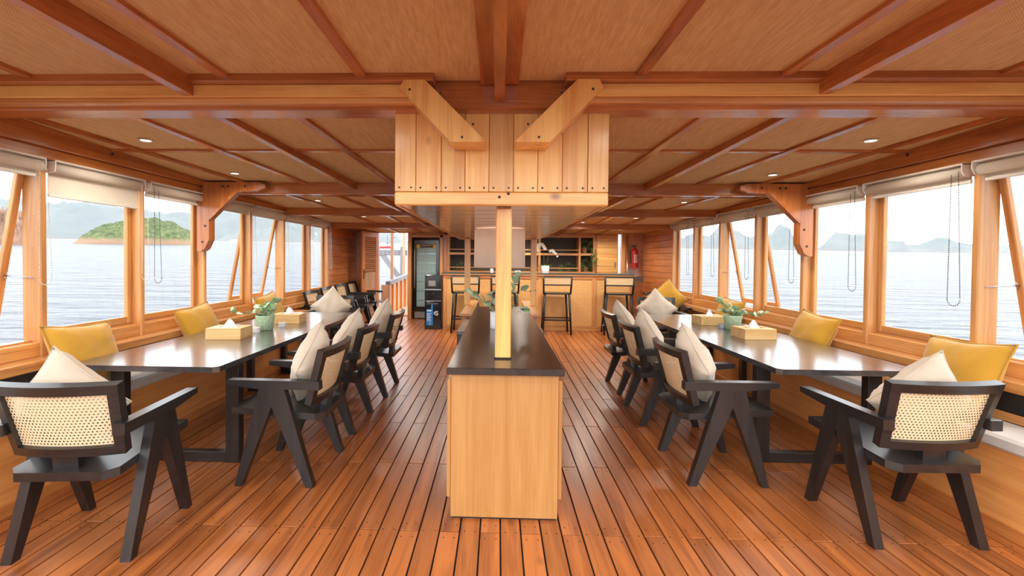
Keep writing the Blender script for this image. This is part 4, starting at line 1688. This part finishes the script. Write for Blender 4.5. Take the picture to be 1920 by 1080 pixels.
for (p, sc_) in (((-.18, -.04, .50), 1.1), ((-.15, -.05, .56), 1.1), ((-.11, -.04, .585), 1), ((-.07, -.05, .58), 1.1), ((-.04, -.05, .54), 1), ((-.015, -.03, .50), 1), ((-.16, -.03, .455), .9),
                 ((.10, -.03, .45), .9), ((.14, -.04, .455), 1), ((.17, -.03, .43), 1), ((.20, -.04, .40), .8), ((.235, -.03, .345), .6)):
    inst('flower', fme, t, p, (random.uniform(-.4, .4), random.uniform(-.6, .6), random.uniform(-.4, .4)), (sc_,) * 3)
LL = leaf_mesh('leaf', 'leaf_dark', .16, .05, .35)
for a in (20, 160, 200, 340, 80):
    inst('leaf', LL, t, (0, 0, .14), look_dir((cos(R(a)), sin(R(a)), .35)))

for (x, lb, r, h_) in ((-.125, 'white ceramic cup on the bar counter beside the front post', .035, .085), (.40, 'small white bowl on the bar counter left of the orchid', .062, .05)):
    t = thing('white_cup' if r < .05 else 'white_bowl', lb, 'cup' if r < .05 else 'bowl', (x, 9.2, BT))
    MB().lathe([(r * .8, 0), (r, .01), (r, h_), (r - .005, h_), (r - .006, .012), (0, .012)], 18).build('body', 'white_ceramic', t, smooth=False)

# ================================================================== BACK SHELVES
sh = thing('back_shelf', 'open wooden back shelf with slate grey backing behind the bar', 'shelf', (0, YE, 0))
B(-1.14, 2.16, .31, .33, .15, 2.05).build('back_panel', 'slate', sh)
for a, b in ((-1.14, -1.09), (.90, .95), (1.79, 1.84), (2.11, 2.16)):
    B(a, b, 0, .31, .15, 2.05, c=.003).build('upright', 'frame_Z', sh)
for a, b in ((2.008, 2.052), (1.607, 1.655), (1.20, 1.245)):
    B(-1.14, 2.16, -.002, .31, a, b, c=.003).build('shelf_board', 'frame_X', sh)
for z in (1.716, 1.312):
    for a, b in ((-1.09, .90), (.95, 1.79)):
        B(a, b, .004, .022, z, z + .022, c=.002).build('guard_rail', 'frame_X', sh)
B(-1.14, 2.16, .02, .30, .15, 1.20).build('base_cabinet', 'teak_X', sh)


def bushy(x, y, z, label, pot_r, pot_h, blobs, seed, potmat='terracotta', n=60, group=None):
    rng = random.Random(seed)
    t = thing('potted_plant', label, 'potted plant', (x, y, z))
    MB().lathe([(pot_r * .75, 0), (pot_r, pot_h), (pot_r * .9, pot_h), (0, pot_h * .9)], 16).build('pot', potmat, t, smooth=False)
    m = MB()
    src = MB()
    src.v = [(0, 0, 0), (.014, .02, .004), (0, .045, -.006), (-.014, .02, .004)]
    src.f = [(0, 1, 2, 3)]
    for (c, r, k) in blobs:
        for i in range(k):
            d = Vector((rng.gauss(0, 1), rng.gauss(0, 1), rng.gauss(0, 1))).normalized()
            p = Vector(c) + d * r * rng.uniform(.5, 1)
            M = Matrix.Translation(p) @ look_dir(d + Vector((rng.uniform(-.5, .5), -.3, rng.uniform(-.2, .5)))).to_matrix().to_4x4()
            m.add(src, M)
    # short hidden stems tie leaves to the pot
    for (c, r, k) in blobs:
        m.tube([(0, 0, pot_h * .9), tuple(Vector(c) * .5 + Vector((0, 0, pot_h * .5))), tuple(c)], .003, 4)
    o = m.build('foliage', 'leaf_dark', t, fix=False)
    o['kind'] = 'stuff'
    return t


bushy(-.83, YE + .14, 1.245, 'small bushy plant on the low shelf at the left end behind the bar', .05, .06, [((0, 0, .10), .09, 60), ((-.12, 0, .06), .06, 30)], 1)
bushy(.10, YE + .14, 1.245, 'little plant on the low shelf behind the drum lamp', .05, .05, [((0, 0, .08), .07, 50)], 2)
bushy(1.58, YE + .14, 1.245, 'spreading green plant on the low shelf right of the orchid', .05, .06, [((0, 0, .11), .09, 60), ((-.15, -.02, .08), .07, 40), ((.12, 0, .1), .06, 30)], 3)
bushy(1.94, YE + .14, 1.655, 'plant with trailing vine on the upper shelf at the right end', .065, .13,
      [((0, 0, .2), .11, 80), ((.13, -.06, .16), .09, 60), ((.17, -.18, .02), .07, 50), ((.19, -.18, -.11), .07, 50), ((.2, -.18, -.24), .05, 30)], 4)
bushy(1.97, YE + .14, 1.245, 'leafy plant on the low shelf at the right end below the trailing vine', .07, .11, [((0, 0, .18), .12, 90), ((.1, -.05, .1), .09, 60), ((-.1, -.04, .12), .08, 50)], 5)

# ================================================================== FRIDGE AND DISPENSER
zz = zf(10.3)
t = thing('display_fridge', 'tall black glass door display fridge in the wooden recess', 'fridge', (-1.615, 10.22, zz))
B(-.295, .295, .05, .70, .0, 1.80, c=.01).build('cabinet', 'black_gloss', t)
dr = MB().box(-.285, .285, 0, .045, .18, .28, c=.004).box(-.285, .285, 0, .045, 1.69, 1.79, c=.004)
dr.box(-.285, -.225, 0, .045, .28, 1.69).box(.215, .285, 0, .045, .28, 1.69)
d_ = dr.build('door', 'black_gloss', t)
B(-.225, .215, .012, .020, .28, 1.69).build('glass', 'fridge_glass', d_)
B(-.275, -.262, -.03, -.004, .7, 1.55, c=.004).build('handle', 'steel', d_)
B(-.225, .215, .042, .049, .28, 1.69).build('interior', 'fridge_inside', t)
for k in range(6):
    B(-.22, .21, .030, .040, .42 + k * .21, .432 + k * .21).build('wire_shelf', 'steel', t)
B(-.225, .215, .006, .011, 1.615, 1.675).build('top_sticker', 'slate', d_)
B(-.225, -.15, .004, .0062, 1.60, 1.685).build('corner_tape', 'sticker_yellow', d_)
B(.145, .215, .004, .0062, 1.60, 1.685).build('corner_tape', 'sticker_yellow', d_)
B(-.12, .10, .004, .0062, 1.65, 1.662).build('sticker_line', 'sticker_yellow', d_)
B(-.03, .02, -.002, 0.001, 1.735, 1.75).build('logo_plate', 'fan_grey', d_)
B(-.27, .27, .03, .06, .02, .165).build('kick_grille', 'fan_grey', t)

yw = 8.98
t = thing('water_dispenser', 'black freestanding water dispenser with blue label beside the bar', 'water dispenser', (-1.285, yw, zf(yw)))
B(-.165, .165, 0, .34, .0, .55, c=.008).build('lower_cabinet', 'black_gloss', t)
m = B(-.165, -.135, 0, .34, .55, 1.08).box(.135, .165, 0, .34, .55, 1.08).box(-.135, .135, .14, .34, .55, 1.08).box(-.135, .135, .0, .14, .80, 1.08, c=.006)
m.build('upper_body', 'black_gloss', t)
B(-.16, .16, -.006, .0, .782, .802).build('chrome_band', 'steel', t)
B(-.16, .16, -.006, .0, .563, .575).build('chrome_band', 'steel', t)
B(-.09, .05, -.004, 0, .86, .97, c=.003).build('control_panel', 'fan_grey', t)
MB().ball((0, .10, .71), .02, 10, 6).build('tap', 'steel', t, smooth=True)
B(-.13, .0, -.003, 0, .08, .40, c=.001).box(-.035, .0, -.003, 0, .40, .49).build('blue_label', 'blue_label', t)
lm = MB()
for k in range(7):
    lm.box(-.12, -.03 - .012 * (k % 3), -.0045, -.003, .165 + k * .024, .173 + k * .024)
lm.box(-.11, -.03, -.0045, -.003, .36, .385)
lm.prism([(-.065, .098), (-.052, .098), (-.05, .112), (-.0585, .132), (-.067, .112)], 'Y', -.0045, -.003)
lm.build('label_print', 'sticker_white', t)
lm = MB()
for r_ in range(5):
    for c_ in range(4):
        if (r_ * 3 + c_ * 5) % 4: lm.box(.02 + c_ * .022, .038 + c_ * .022, -.0035, -.001, .28 + r_ * .018, .293 + r_ * .018)
lm.build('white_sticker', 'sticker_white', t)
B(-.12, .10, -.012, 0, .505, .515).build('pull_edge', 'steel', t)

# fire extinguisher on the end wall
t = thing('fire_extinguisher', 'red fire extinguisher hung on the starboard end wall', 'fire extinguisher', (3.0, YE - .09, 1.32))
MB().lathe([(.055, 0), (.07, .01), (.074, .04), (.074, .38), (.066, .42), (.03, .45), (.025, .47)], 20).build('cylinder', 'red_paint', t, smooth=True)
m = MB()
a0 = -2.6
lab = []
for k in range(9):
    a = R(-150 + k * 15)
    lab += [(.0755 * cos(a), .0755 * sin(a), .10), (.0755 * cos(a), .0755 * sin(a), .33)]
m.v = lab + [(x * .98, y * .98, z) for x, y, z in lab]
m.f = [(2 * k, 2 * k + 1, 2 * k + 3, 2 * k + 2) for k in range(8)]
m.build('label', 'sticker_white', t, fix=False) if False else None
lm = MB()
for r_ in range(8):
    w = (.06, .05, .07, .045, .065, .05, .06, .04)[r_]
    for k in range(3):
        a = R(-105 + k * 22)
        c_ = Vector((.0755 * cos(a), .0755 * sin(a), .14 + r_ * .024))
        lm.add(B(-w * .18, w * .18, -.001, .001, 0, .011), Matrix.Translation(c_) @ Matrix.Rotation(a + pi / 2, 4, 'Z'))
lm.build('label_print', 'sticker_white', t)
m = MB().tube([(0, 0, .46), (0, 0, .50)], .016, 10).box(-.06, .05, -.012, .012, .50, .512).box(-.05, .05, -.012, .012, .525, .535)
m.build('valve_handle', 'black_metal', t)
MB().tube([(-.02, 0, .49), (-.07, 0, .49), (-.095, -.01, .42), (-.09, -.01, .2), (-.085, 0, .12)], .009, 8).build('hose', 'rubber', t, smooth=True)
B(-.05, .05, .07, .09, .25, .30).build('wall_bracket', 'steel', t)

# pedestal fan behind the bar end
t = thing('pedestal_fan', 'round grey pedestal fan behind the starboard end of the bar', 'fan', (2.86, 9.75, zf(9.75)))
MB().lathe([(.17, 0), (.17, .02), (.03, .04), (.016, .06), (.016, .88), (.02, .9)], 20).build('stand', 'fan_grey', t, smooth=True)
g = MB()
Mf = Matrix.Translation((0, -.06, 1.0)) @ Matrix.Rotation(pi / 2, 4, 'X')
for r in (.23, .19, .15, .11, .07):
    g.add(MB().tube([(r * cos(2 * pi * k / 28), r * sin(2 * pi * k / 28), .05 - .05 * (r / .23) ** 2) for k in range(28)], .003, 4, closed=True), Mf)
for k in range(40):
    a = 2 * pi * k / 40
    g.add(MB().tube([(.03 * cos(a), .03 * sin(a), .05), (.15 * cos(a), .15 * sin(a), .03), (.23 * cos(a), .23 * sin(a), 0), (.15 * cos(a), .15 * sin(a), -.05), (.05 * cos(a), .05 * sin(a), -.06)], .0022, 4), Mf)
g.build('grille', 'fan_grey', t)
bl_ = MB()
for k in range(3):
    a = 2 * pi * k / 3
    o_ = MB().hexa([(.03, -.03, -.01), (.20, -.08, -.02), (.20, .07, .012), (.03, .03, .008), (.03, -.03, -.008), (.20, -.08, -.018), (.20, .07, .014), (.03, .03, .010)])
    bl_.add(o_, Mf @ Matrix.Rotation(a, 4, 'Z'))
bl_.build('blades', 'fan_grey', t)
m = MB().add(MB().lathe([(.06, -.14), (.07, -.10), (.06, -.05), (.03, -.03), (.03, .05), (.02, .055)], 16), Mf)
m.build('motor', 'fan_grey', t, smooth=True)
t = thing('steel_pole', 'thin bright steel pole beside the planked door', 'pole', (2.845, 10.12, zf(10.12)))
MB().tube([(0, 0, 0), (0, 0, 1.75)], .013, 10).build('shaft', 'steel', t, smooth=True)
MB().tube([(0, 0, 1.75), (0, 0, 1.93)], .009, 8).build('tip', 'brass', t, smooth=True)

# ================================================================== OUTSIDE THE PORT DOORWAY
o = struct('side_deck', B(-3.3, -1.0, 10.7, 15.5, 0.05, .16), 'pale_wood')
t = thing('bulwark', 'weathered grey capped bulwark along the side deck outside the port door', 'bulwark', (-2.62, 10.75, .16))
MB().hexa([(-.05, 0, .70), (.05, 0, .70), (.05, 0, .80), (-.05, 0, .80), (-.05, 3.6, .88), (.05, 3.6, .88), (.05, 3.6, .98), (-.05, 3.6, .98)]).build('cap_rail', 'grey_wood', t)
for k in range(7):
    B(-.035, .0, .02 + k * .5, .48 + k * .5, 0, .70 + k * .025, c=.004).build('plank', 'teak_Z', t)
    if k: B(-.0, .035, -.04 + k * .5, .04 + k * .5, 0, .70 + k * .025, c=.004).build('stanchion', 'frame_Z', t)
B(-.16, .05, -.02, .1, -.05, .72, c=.004).build('end_post', 'pale_wood', t)
for y, lb in ((11.35, 'weathered post on the bulwark seen in the port doorway, left one'), (13.0, 'weathered post on the bulwark seen in the port doorway, right one')):
    t = thing('deck_post', lb, 'post', (-2.66 if y < 12 else -2.71, y, .95 if y < 12 else .99), 0, 'posts on the bulwark')
    B(-.033, .033, -.033, .033, -.06, 1.55, c=.004).build('shaft', 'pale_wood', t)
t = thing('davit_frame', 'dark grey timber frame with diagonal strut outside the port doorway', 'frame', (-3.42, 13.4, .2))
B(-.6, .72, -.05, .05, 1.40, 1.56, c=.006).build('top_timber', 'grey_wood', t)
B(.53, .66, -.06, .06, 0, 1.66, c=.006).build('upright', 'grey_wood', t)
MB().hexa([(-.10, -.04, 1.42), (.08, -.04, 1.42), (.08, .04, 1.42), (-.10, .04, 1.42), (.50, -.04, .62), (.60, -.04, .72), (.60, .04, .72), (.50, .04, .62)]).build('strut', 'grey_wood', t)
B(-.6, -.47, -.06, .06, 0, 1.6, c=.006).build('upright', 'grey_wood', t)

# far ship with a red hull, seen past the doorway
m = MB().prism([(-5, 0), (4.6, 0), (5.4, 1.6), (-5.4, 1.3)], 'Y', -1.2, 1.2)
t = thing('distant_boat', 'tiny red hulled boat far out on the water past the louvred door', 'boat', (0, 0, 0))
t.matrix_world = seaM @ Matrix.Translation((-76, 300, -.2)) @ Matrix.Diagonal((1, 1, 1, 1))
m.build('hull', 'red_paint', t)
B(-3.5, 1, -.8, .8, 1.4, 3.6).build('wheelhouse', 'sticker_white', t)
MB().tube([(2.5, 0, 1), (2.5, 0, 9)], .12, 6).tube([(2.5, 0, 3), (8, 0, 8)], .1, 6).build('mast', 'black_metal', t)
for i, (az, d) in enumerate(((-26.2, 700), (-22.6, 650), (-20.5, 720), (-30.4, 680))):
    m = MB().prism([(-9, 0), (8.5, 0), (10, 3.2), (-10, 2.6)], 'Y', -2, 2)
    t = thing('anchored_boat', 'tiny white boat anchored near the ridge, %s port window' % ['fourth', 'fifth', 'sixth', 'third'][i], 'boat', (0, 0, 0), 0, 'white boats off the coast')
    t.matrix_world = seaM @ Matrix.Translation((d * sin(R(az)), d * cos(R(az)), -.2))
    m.build('hull', 'white_ceramic', t)
    B(-6, 2, -1.5, 1.5, 2.6, 5.2).build('cabin', 'white_ceramic', t)
    MB().tube([(3, 0, 2), (3, 0, 14)], .2, 5).build('mast', 'pale_wood', t)
